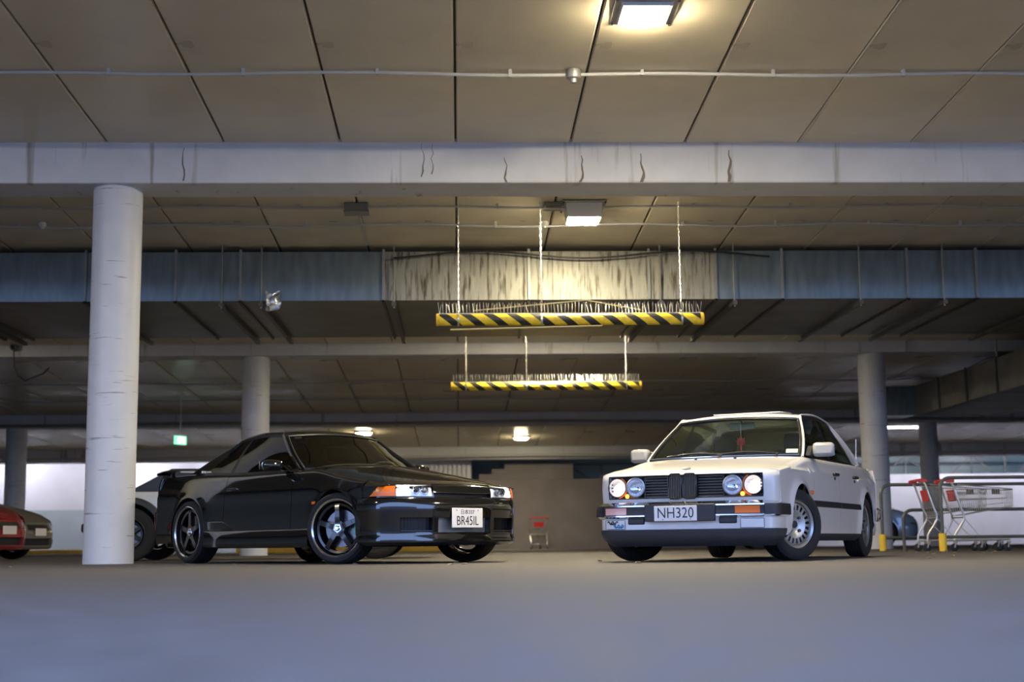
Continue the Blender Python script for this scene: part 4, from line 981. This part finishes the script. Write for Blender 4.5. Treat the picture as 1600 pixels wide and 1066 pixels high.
    for sg in (1, -1):
        hb_ = c.fpatch('headlight', LP, sg * .345, sg * .69, .591, .692, .012, 'lamp_bowl', 14, 5, slant=(sg * .015, 0))
        c.fpatch('headlight_lens', LP, sg * .345, sg * .69, .591, .692, -.014, 'lens', 14, 5, hb_, .002, slant=(sg * .03, -sg * .012))
        for y, rr, mt in ((.515, .036, 'black_plastic'), (.43, .040, 'steel_grey')):
            p = Vector(LP(sg * y, .642, .004)); d_ = MB().lathe([(rr, -.02), (rr, .006), (rr * .86, .008), (rr * .82, -.004), (rr * .4, .003), (0, .006)], 24, 'x', p).o('projector', 'chrome', hb_)
            MB().lathe([(rr * .6, .007), (rr * .3, .014), (0, .016)], 20, 'x', p).o('projector_lens', mt, hb_)
        c.fpatch('daylight_strip', LP, sg * .575, sg * .684, .597, .684, .004, 'drl', 5, 4, hb_)
        am = c.fpatch('corner_indicator', LP, sg * .695, sg * .821, .593, .682, -.012, 'amber', 12, 5, slant=(0, -sg * .022), solid=.012)
        c.fpatch('lamp_surround', LP, sg * .34, sg * .80, .58, .592, -.012, 'dark_alloy', 18, 2)
        # fender front filler above the corner lamp
        G = []
        for x in lin(.42, .66, 10):
            row = []
            for t in lin(0, 1, 8):
                ye, ze = c.yd(x) - .004, c.zd(x)
                yo = min(c.w(x, .65), 10); row.append((x, sg * lerp(yo - .012 * 0, ye, t ** 1.3), lerp(.683 if x > .45 else .665, ze, math.sin(t * PI / 2))))
            G.append(row)
        c.patch('fender_tip', G, bp, solid=.006)
        G = [[(x, sg * c.w(x, z), z) for z in lin(.587, .69, 4)] for x in lin(.42, .58, 6)]
        c.patch('fender_edge', G, bp, solid=.006)
    # side skirts and doorline
    for sg in (1, -1):
        prof = ((.325, -.004), (.31, .012), (.245, .022), (.20, .030), (.165, .026), (.15, -.03))
        MB().grid([[(x, sg * (c.w(x, .3) + o_ * (1 if -.46 > x > -2.12 else .6)), z) for (z, o_) in prof] for x in lin(-.375, -2.245, 18)]).o('side_skirt', bp, root, sm=50)
        MB().prism([(-1.72, .33), (-2.22, .33), (-2.22, .42), (-1.92, .42)], sg * (c.w(-2, .35) - .03), sg * (c.w(-2, .35) + .008), 'y').o('skirt_fin', bp, root, bevel=.01)
        z = .735; MB().box((-1.78, sg * (c.w(-1.78, z) + .006), z), (.20, .022, .03)).o('door_handle', bp, root, bevel=.008)
        m = MB(); m.box((-.93, sg * .90, .935), (.13, .20, .105), Matrix.Rotation(R(sg * 14), 3, 'Z')); mi = m.o('door_mirror', bp, root, sm=60, bevel=.045)
        MB().prism([(-.77, .87), (-.93, .88), (-.97, .935), (-.89, .935)], sg * .725, sg * .80, 'y').o('mirror_base', bp, mi, bevel=.01)
        m = MB(); m.box((-1.003, sg * .905, .935), (.006, .165, .075), Matrix.Rotation(R(sg * 14), 3, 'Z')); m.o('mirror_glass', 'chrome', mi)
        MB().box((-.32, sg * (c.w(-.32, .56) + .001), .56), (.06, .008, .026)).o('side_repeater', 'amber', root, bevel=.003)
    # white lettering on the near rear pillar
    for sg in (1, -1):
        m = MB(); L_ = []
        for (a, b, amp, k) in ((0, .10, .007, 4), (.11, .16, .012, 2), (.17, .21, .013, 2)):
            pts = []
            for u in lin(0, 1, 22):
                x = -2.36 - .0 - lerp(a, b, 1 - u); p = c.gs(x, .02 + (.022 + amp * math.sin(2 * PI * k * u)) / .35); pts.append((p[0], sg * (p[1] + .004), p[2]))
            m.tube(pts, .003, 5)
        m.o('pillar_sticker', 'plate_white', root)
    # rear end and spoiler
    rpl = [(0, -3.66), (.3, -3.655), (.5, -3.635), (.64, -3.60), (.73, -3.54), (.78, -3.46), (.797, -3.39)]
    c.fascia('rear_bumper', rpl, crv([(.22, .06), (.3, .01), (.5, 0), (.58, .02), (.6, .03), (.8, .035), (.92, .07)]), [-.797, -.5, .5, .797], [.22, .56, .91], bp, rear=True); RP = c.FP
    for sg in (1, -1):
        for y in (.40, .585): p = Vector(RP(sg * y, .70, -.002)); MB().lathe([(.078, .02), (.078, -.012), (.05, -.02), (0, -.022)], 28, 'x', p).o('tail_light', 'tail_red', root)
        c.fpatch('side_marker', RP, sg * .77, sg * .795, .62, .72, -.006, 'tail_red', 4, 3)
    m = MB(); G = []
    for y in lin(-.72, .72, 21):
        f = 1 - (abs(y) / .72) ** 4; x0 = -3.30 + .10 * (1 - f); x1 = -3.60 + .06 * (1 - f); zt = .965 + .045 * f ** .5
        G.append([(x0, y, zt - .012), (lerp(x0, x1, .5), y, zt + .012), (x1, y, zt + .005), (x1, y, zt - .018), (lerp(x0, x1, .5), y, zt - .022), (x0, y, zt - .012)])
    m.grid(G); sp = m.o('rear_spoiler', bp, root, sm=60)
    for sg in (1, -1): MB().bb(-3.55, -3.36, sg * .62 - .03, sg * .62 + .03, .90, .995).o('spoiler_foot', bp, sp, bevel=.012)
    for y0, y1 in ((.02, -.55), (.52, -.05)):
        P_ = [c.screen_pt(True, y / .72, .04 + .04 * math.sin(PI * i / 7), .018) for i, y in enumerate(lin(y1, y0, 8))]
        w_ = MB().tube(P_, .008, 6).o('wiper', 'black_plastic', root); q = P_[-1]; MB().tube([q, (q[0] + .05, q[1] - .02, q[2] - .03)], .010, 6).o('wiper_pivot', 'black_plastic', w_)
    MB().tube([(-3.0, -.45, .19), (-3.72, -.45, .21)], .05, 14).o('exhaust_pipe', 'chrome', root)
    MB().bb(-2.8, -2.40, -.6, .6, .22, .34).o('rear_axle', 'underbody', root); MB().bb(-.12, .12, -.6, .6, .22, .34).o('front_axle', 'underbody', root)
    p = [c.screen_pt(True, v, q, -.006) for q in (.86, .93) for v in (-.86, -.74)]
    MB().add(p, [(0, 1, 3, 2)]).o('windscreen_label', 'plate_white', root, solid=.002)
    c.inside('cloth_dark', 'cloth_dark'); c.door_lining(-.5, -2.3, 'cloth_dark')
    wheels(c, wheel_spoke, 1.47, 1.48, 2.615, .322, R(23), dict(), kn=(-1, dict(cal=-1.5)))
    return c
SAL = white_saloon(); CPE = black_coupe()
# red leaf ornament hanging in the saloon, blue card on the coupe's dash
lf = empty('leaf_ornament', (0, 0, 0), 0, 'red leaf shaped ornament hanging inside the white saloon windscreen', 'ornament')
Mw = Matrix.Translation((2.197, 12.619, 0)) @ Matrix.Rotation(R(-117.66), 4, 'Z')
lf.matrix_world = Mw @ Matrix.Translation((-1.0, 0.0, 1.06))
m = MB()
for (L_, a) in ((.085, 0), (.07, 32), (.07, -32), (.055, 62), (.055, -62), (.04, 100), (.04, -100)):
    q = R(a); d = Vector((0, math.sin(q), math.cos(q))); e = Vector((0, math.cos(q), -math.sin(q))); o_ = Vector((0, 0, .02))
    m.add([tuple(o_ + Vector((t, 0, 0)) + p) for t in (-.004, .004) for p in (d * 0, d * L_ * .5 + e * .015, d * L_, d * L_ * .5 - e * .015)], [(0, 1, 2, 3), (7, 6, 5, 4), (0, 4, 5, 1), (1, 5, 6, 2), (2, 6, 7, 3), (3, 7, 4, 0)])
m.add([(t, y, z) for t in (-.004, .004) for (y, z) in ((-.005, -.06), (.005, -.06), (.004, .03), (-.004, .03))], [(0, 1, 2, 3), (7, 6, 5, 4), (0, 4, 5, 1), (1, 5, 6, 2), (2, 6, 7, 3), (3, 7, 4, 0)])
m.o('leaf_blade', 'red_leaf', lf, sm=0)
MB().tube([(0, 0, .10), (0, 0, .23)], .003, 5).o('string', 'plate_white', lf)
# ================================================================== OTHER VEHICLES
def plain_car(name, loc, rz, label, paint, wb=2.6, H=1.0, hood_z=.80, roof_z=1.45, blob=.0, spoke='alloy', steer=0):
    root = empty(name, loc, rz, label, 'car'); k = roof_z / 1.45
    P = dict(arches=[(0, .34, .32), (-wb, .34, .32)], flare=.012, flare_w=.06,
             wplan=crv([(.85, .62), (.7, .74), (.5, .81), (0, .845), (-1.3, .86), (-wb, .855), (-wb - .5, .80), (-wb - .75, .70)]),
             prof=crv([(.12, .06), (.22, .02), (.4, 0), (.6, .004), (.8, .03), (1.0, .09)]), sill=lambda x: .2,
             zs=crv([(.85, hood_z - .28), (.4, hood_z - .07), (0, hood_z), (-.6, .86), (-1.5, .88), (-wb, .90), (-wb - .75, .88)]),
             zd=crv([(.85, hood_z - .22), (.4, hood_z - .02), (0, hood_z + .06), (-.6, .95), (-1.5, .96), (-wb, .99), (-wb - .75, .96)]), inset=lambda x: .10,
             zc=crv([(.85, hood_z - .17), (.4, hood_z + .03), (0, hood_z + .13), (-.4, 1.0), (-wb, 1.03), (-wb - .75, .99)]),
             yb=crv([(-.3, .72), (-1.3, .75), (-2.8, .70)]), zb=crv([(-.3, .945), (-1.3, .96), (-2.8, .99)]), yr=crv([(-1, .55), (-1.5, .57), (-2.4, .54)]), zr=crv([(-1, roof_z - .08), (-1.5, roof_z - .045), (-2.4, roof_z - .10)]), bulge=.02,
             xA=lambda s: lerp(-.38, -1.15, s), xC=lambda s: lerp(-wb - .25, -wb + .35, s), bow=(.18, .09), rcrown=.05, cf=.6, span=(.75, -wb - .6), floor_z=.19, rear_seat=-2.2)
    c = Car(root, P)
    c.side_panel('front_fender', .45, -.47, 0, 2, paint); c.side_panel('front_door', -.476, -1.45, .02, 1.95, paint); c.side_panel('rear_door', -1.456, -wb + .36, .02, 1.95, paint); c.side_panel('rear_quarter', -wb + .354, -wb - .62, 0, 2, paint)
    plan = [(0, .88), (.3, .87), (.5, .835), (.63, .775), (.73, .69), (.785, .58), (.805, .45)]; fy = crv(plan)
    c.hood('hood', lambda y: fy(abs(y)) - .05, lambda y: -.22 - .14 * (y / .72) ** 2, paint, lip=.04, roll=.14)
    c.roof(paint)
    A = c.xA; A1 = lambda s: c.xA(s) - .06; B0 = lambda s: -1.43; B1 = lambda s: -1.50; C0 = lambda s: lerp(-wb - .02, -wb + .42, s); C1 = c.xC
    c.strip('front_pillar', A, A1, 0, 1, paint, 4); c.strip('centre_pillar', B0, B1, 0, .95, 'black_trim', 3); c.strip('rear_pillar', C0, C1, 0, 1, paint, 6)
    c.strip('front_side_window', A1, B0, .02, .92, 'tint_glass'); c.strip('rear_side_window', B1, C0, .02, .92, 'tint_glass'); c.strip('window_frame', A1, C0, .92, 1, 'black_trim', 12, 3, .002)
    c.screen(True, 'windshield', 'tint_front', .0, 1, 1); c.screen(False, 'rear_window', 'tint_glass', .0, 1, 1)
    zt = hood_z - .20
    off = crv([(.16, .06), (.2, .01), (.3, .0), (.45, -.006), (zt - .12, .01), (zt, .06)])
    c.fascia('front_bumper', plan, off, [-.805, -.66, -.48, .48, .66, .805], [.16, .22, .34, zt], paint, [(-.48, .48, .22, .34)], depth=.06); FP = c.FP
    gb = c.fpatch('lower_grille', FP, -.48, .48, .22, .34, .056, 'black_trim', 10, 3)
    for k_ in range(4): MB().bar(FP(-.47, .24 + k_ * .027, .03), FP(.47, .24 + k_ * .027, .03), .006).o('grille_bar', 'black_plastic', gb, sm=0)
    c.fpatch('upper_grille', FP, -.34, .34, zt - .13, zt - .04, -.006, 'black_trim', 10, 3, solid=.008)
    q = FP(0, .44, -.012); n_ = MB().bb(q[0], q[0] + .006, -.18, .18, .38, .50).o('number_plate', 'plate_white', root)
    for sg in (1, -1):
        h = c.fpatch('headlight', FP, sg * .47, sg * .76, zt - .13, zt - .01, -.006, 'reflector', 10, 5, solid=.01, slant=(sg * .02, 0)); c.fpatch('headlight_lens', FP, sg * .47, sg * .76, zt - .13, zt - .01, -.016, 'lens', 10, 5, h, .002, slant=(sg * .02, 0))
        c.fpatch('fog_light', FP, sg * .56, sg * .68, .25, .32, -.006, 'black_trim', 5, 3, solid=.008)
        m = MB(); m.box((-.62, sg * .93, 1.0), (.12, .19, .12)); m.o('door_mirror', paint, root, sm=60, bevel=.04)
        G = []
        for x in lin(.45, .72, 8):
            row = []
            for t in lin(0, 1, 7): row.append((x, sg * lerp(c.w(x, zt), c.yd(x) - .004, t ** 1.3), lerp(zt - .08, c.zd(x), math.sin(t * PI / 2))))
            G.append(row)
        c.patch('fender_tip', G, paint, solid=.006)
        for x in (-1.32, -2.3): MB().box((x, sg * (c.w(x, .82) + .012), .82), (.18, .025, .03)).o('door_handle', paint, root, bevel=.008)
    rpl = [(0, -wb - .88), (.4, -wb - .86), (.6, -wb - .80), (.72, -wb - .70), (.79, -wb - .60)]
    c.fascia('rear_bumper', rpl, crv([(.2, .06), (.3, .0), (.6, 0), (.97, .09)]), [-.79, -.4, .4, .79], [.2, .97], paint, rear=True); RP = c.FP
    c.hood('trunk_lid', lambda y: -wb - .22 - .1 * (1 - (y / .7) ** 2), lambda y: -wb - .74, paint)
    for sg in (1, -1): c.fpatch('tail_light', RP, sg * .45, sg * .77, .70, .86, -.008, 'tail_red', 6, 3, solid=.01)
    c.inside(); wheels(c, wheel_spoke, 1.5, 1.5, wb, .315, steer, dict(R_=.315, rr=.205, wd=.2, hub=None, lip=spoke, spoke=spoke, n=7))
    return root
plain_car('hatchback_car', (-7.32, 21.3, 0), R(-14), 'red car nose poking past the grey car', 'red_paint', hood_z=.80)
plain_car('sedan_car', (-7.72, 24.2, 0), R(-12), 'dark grey car with rounded nose behind the red car', 'grey_paint', hood_z=.80)
plain_car('compact_car', (9.12, 31.6, 0), R(-6), 'pale blue car parked behind the right column', 'blue_paint', hood_z=.82)
# low white ute with black sail and flares
def ute():
    root = empty('pickup_truck', (-1.06, 19.32, 0), 0, 'white low ute with black wheel flares and sloping black bed cover', 'truck')
    wb = 3.1
    P = dict(arches=[(0, .40, .33), (-wb, .40, .33)], flare=.02, flare_w=.06,
             wplan=crv([(.85, .68), (.6, .78), (0, .84), (-1.3, .85), (-wb, .85), (-wb - .8, .84)]), prof=crv([(.12, .05), (.25, .01), (.4, 0), (.7, .004), (.95, .04)]), sill=lambda x: .24,
             zs=crv([(.85, .68), (0, .78), (-.6, .80), (-wb - .8, .82)]), zd=crv([(.85, .74), (0, .83), (-.6, .865), (-wb - .8, .875)]), inset=lambda x: .06, zc=crv([(.85, .77), (0, .87), (-.5, .90), (-wb - .8, .88)]),
             yb=crv([(-.3, .76), (-2, .77)]), zb=crv([(-.3, .865), (-2, .87)]), yr=crv([(-.9, .58), (-2, .58)]), zr=crv([(-.9, 1.25), (-1.4, 1.28), (-1.8, 1.26)]), bulge=.02,
             xA=lambda s: lerp(-.45, -1.05, s), xC=lambda s: lerp(-1.86, -1.74, s), bow=(.14, .05), rcrown=.04, cf=.6, span=(.7, -wb - .4), floor_z=.26, rear_seat=-1.5)
    c = Car(root, P); p = 'ute_paint'
    c.side_panel('front_fender', .55, -.5, 0, 2, p); c.side_panel('door', -.506, -1.75, .02, 1.95, p); c.side_panel('bed_side', -1.756, -wb - .50, 0, 2, p)
    plan = [(0, .86), (.4, .845), (.6, .79), (.72, .70), (.785, .58), (.79, .55)]; fy = crv(plan)
    c.hood('hood', lambda y: fy(abs(y)) - .03, lambda y: -.3 - .12 * (y / .7) ** 2, p, lip=.03); c.roof(p)
    c.fascia('front_bumper', plan, crv([(.2, .05), (.3, 0), (.6, 0), (.74, .04)]), [-.79, -.4, .4, .79], [.2, .74], p); FP = c.FP
    c.fpatch('grille', FP, -.4, .4, .5, .66, -.008, 'black_trim', 8, 3, solid=.01)
    for sg in (1, -1): c.fpatch('headlight', FP, sg * .45, sg * .72, .56, .68, -.008, 'reflector', 6, 3, solid=.01)
    A = c.xA; A1 = lambda s: c.xA(s) - .06
    c.strip('front_pillar', A, A1, 0, 1, p, 4); c.strip('door_window', A1, lambda s: -1.66, .02, .92, 'tint_glass'); c.strip('rear_pillar', lambda s: -1.66, c.xC, 0, 1, p, 4); c.strip('window_frame', A1, lambda s: -1.66, .92, 1, 'black_trim', 8, 3)
    c.screen(True, 'windshield', 'tint_front'); c.screen(False, 'rear_window', 'tint_glass')
    # black cover over the bed, sloping down to the tail
    m = MB(); m.prism([(-1.88, .865), (-1.88, 1.165), (-2.62, 1.165), (-3.12, .90), (-3.57, .90), (-3.57, .865)], -.70, .70, 'y'); cv = m.o('bed_cover', 'black_plastic', root, bevel=.02)
    for sg in (1, -1): MB().bar((-2.75, sg * .71, .98), (-2.35, sg * .71, .985), .012).o('cover_badge', 'chrome', cv)
    MB().bb(-wb - .55, -wb - .48, -.82, .82, .28, .87).o('tailgate', p, root, bevel=.03); MB().bb(-wb - .62, -wb - .50, -.80, .80, .36, .48).o('rear_bumper', 'black_plastic', root, bevel=.03)
    for sg in (1, -1):
        MB().bb(-wb - .56, -wb - .46, sg * .80 - .04, sg * .80 + .04, .60, .82).o('tail_light', 'tail_red', root, bevel=.01)
        for xc in (0, -wb):
            G = [[(xc + r * math.cos(a), sg * (c.wplan(xc) + o_), .33 + r * math.sin(a)) for (r, o_) in ((.395, -.02), (.395, .05), (.43, .055), (.47, .035), (.475, .0))] for a in lin(-.12, PI + .12, 26)]
            MB().grid(G).o('wheel_flare', 'black_plastic', root, sm=50)
    MB().bb(-wb - .45, -1.8, -.7, .7, .3, .4).o('bed_floor', 'underbody', root); c.inside()
    wheels(c, wheel_spoke, 1.56, 1.56, wb, .335, 0, dict(R_=.335, rr=.20, wd=.22, hub=None, lip='black_plastic', spoke='black_plastic', n=6, brake=True))
ute()
# ================================================================== TROLLEY BAY
def hoop_rail(x0, y, top, L_, label, low=.20, posts=(), sleeve=True, mid=None, r=.024):
    t = empty('hoop_rail', (x0, y, 0), 0, label, 'rail'); b = .14
    P = [(0, 0, 0), (0, 0, top - b)] + [(b - b * math.cos(a), 0, top - b + b * math.sin(a)) for a in lin(.2, PI / 2, 6)] + [(L_, 0, top)]
    MB().tube(P, r, 10).o('hoop', 'rail_paint', t)
    if low: MB().tube([(0, 0, low), (L_, 0, low)], r * .9, 8).o('low_bar', 'rail_paint', t)
    if mid: MB().tube([(.02, 0, mid), (L_, 0, mid)], r * .9, 8).o('mid_bar', 'rail_paint', t)
    for px in posts: MB().tube([(px, 0, 0), (px, 0, top)], r, 10).o('post', 'rail_paint', t)
    if sleeve: MB().lathe([(r + .006, .005), (.052, .005), (.052, .25), (r + .006, .25)], 20, 'z').o('yellow_sleeve', 'hazard_yellow', t)
    MB().lathe([(.0, .008), (.06, .008), (.06, 0), (0, 0)], 16).o('foot_plate', 'steel_dark', t)
    return t
hoop_rail(6.26, 21.3, .98, 6.5, 'grey hoop rail with chipped yellow sleeve nearest the right column', posts=(2.2, 4.4))
hoop_rail(6.62, 19.7, 1.01, 6.5, 'taller grey hoop rail with clean yellow sleeve before the trolleys', posts=(4.2,))
hoop_rail(6.50, 21.05, .60, 6.2, 'low plain grey hoop rail beside the trolleys', sleeve=False, low=None, posts=(3.0,))
def castor(parent, x, y, r=.055):
    MB().box((x, y, r * 2 + .012), (.05, .045, .03)).o('castor_fork', 'steel_grey', parent, bevel=.005)
    for s in (-1, 1): MB().bar((x, y + s * .022, r * 2 + .01), (x - .02, y + s * .022, r), .008, .02).o('castor_arm', 'steel_grey', parent, sm=0)
    MB().lathe([(.014, -.014), (r * .8, -.016), (r, -.01), (r, .01), (r * .8, .016), (.014, .014)], 20, 'y', (x - .02, y, r), closed=True).o('castor_wheel', 'rubber', parent)
def trolley(loc, rz, label, group=None):
    t = empty('shopping_trolley', loc, rz, label, 'trolley', group); w0, w1 = .28, .20; z = 'zinc'
    # basket cage: rims as tubes, wires as one woven part
    def sec(u, v, y):  # u along, v height 0..1
        x = lerp(.12, .92, u); zb = lerp(.50, .62, u); zt = lerp(.93, .86, u); w = lerp(w0, w1, u) * lerp(.88, 1, v); return (x + (1 - v) * .06 * (1 - u), y * w, lerp(zb, zt, v))
    wires = MB()
    for s in (1, -1):
        for u in lin(.0, 1, 26): wires.tube([sec(u, 0, s), sec(u, 1, s)], .0028, 4)
        for v in (.0, .25, .5, .75): wires.tube([sec(u, v, s) for u in lin(0, 1, 6)], .003, 4)
    for y in lin(-1, 1, 13): wires.tube([sec(1, 1, y), sec(1, 0, y), sec(0, 0, y)], .0028, 4)
    for u in lin(0, 1, 12): wires.tube([sec(u, 0, -1), sec(u, 0, 1)], .0028, 4)
    wires.o('wire_basket', z, t)
    MB().tube([sec(u, 1, 1) for u in lin(0, 1, 8)] + [sec(1, 1, y) for y in lin(.8, -.8, 5)] + [sec(u, 1, -1) for u in lin(1, 0, 8)], .009, 8).o('basket_rim', z, t)
    MB().bb(.70, .80, -.02, .02, .80, .87).o('rim_badge', 'steel_dark', t)
    for s in (1, -1):
        MB().tube([(.0, s * .27, 1.0), (.05, s * .28, .93), (.15, s * .28, .60), (.19, s * .275, .52), (.19, s * .27, .44), (.13, s * .265, .34), (.06, s * .26, .24), (.05, s * .255, .15)], .015, 8).o('frame_leg', z, t)
        MB().tube([(.05, s * .255, .15), (.4, s * .21, .155), (.86, s * .15, .16)], .014, 8).o('base_rail', z, t)
        MB().tube([(.19, s * .272, .47), (.46, s * .2, .16)], .007, 6).o('brace', z, t)
        castor(t, .06, s * .255); castor(t, .84, s * .155)
    MB().tube([(.86, -.15, .16), (.9, 0, .16), (.86, .15, .16)], .012, 8).o('front_rail', z, t)
    MB().tube([(.19, -.27, .47), (.19, .27, .47)], .009, 8).o('cross_bar', z, t)
    h = MB().tube([(.0, -.29, 1.0), (.0, .29, 1.0)], .02, 10).o('handle', 'red_plastic', t)
    for s in (1, -1): MB().box((.02, s * .275, .985), (.12, .035, .05)).o('handle_end', 'red_plastic', h, bevel=.01)
    MB().add([(.12, -.15, .70), (.12, .15, .70), (.085, .17, .86), (.085, -.17, .86)], [(0, 1, 2, 3)]).o('child_seat_flap', 'red_plastic', t, solid=.012)
    return t
trolley((6.50, 20.35, 0), R(-3), 'shopping trolley with red handle leading at the rail end')
trolley((6.88, 20.35, 0), R(-2), 'shopping trolley nested ahead of another behind the hoop rails')
trolley((2.55, 46.3, 0), R(96), 'lone shopping trolley standing by the rough rendered wall')
def platform(loc, rz, label):
    t = empty('platform_trolley', loc, rz, label, 'trolley')
    for s in (1, -1): MB().tube([(-.55, s * .27, .20), (.55, s * .27, .20)], .016, 8).o('deck_rail', 'steel_dark', t)
    for x in lin(-.5, .5, 7): MB().bar((x, -.27, .20), (x, .27, .20), .03, .012).o('deck_slat', 'steel_dark', t, sm=0)
    MB().tube([(.42, -.12, .2), (.30, -.12, .50), (.30, .12, .50), (.42, .12, .2)], .012, 8).o('loop_handle', 'steel_grey', t)
    MB().bar((.345, -.12, .39), (.345, .12, .39), .03).o('handle_plate', 'black_plastic', t)
    for x in (-.45, .45):
        for s in (1, -1): castor(t, x, s * .24, .06)
    return t
platform((8.02, 20.45, 0), R(2), 'dark low platform trolley with small loop handle')
platform((9.25, 20.4, 0), R(-2), 'dark low platform trolley at the end of the row')
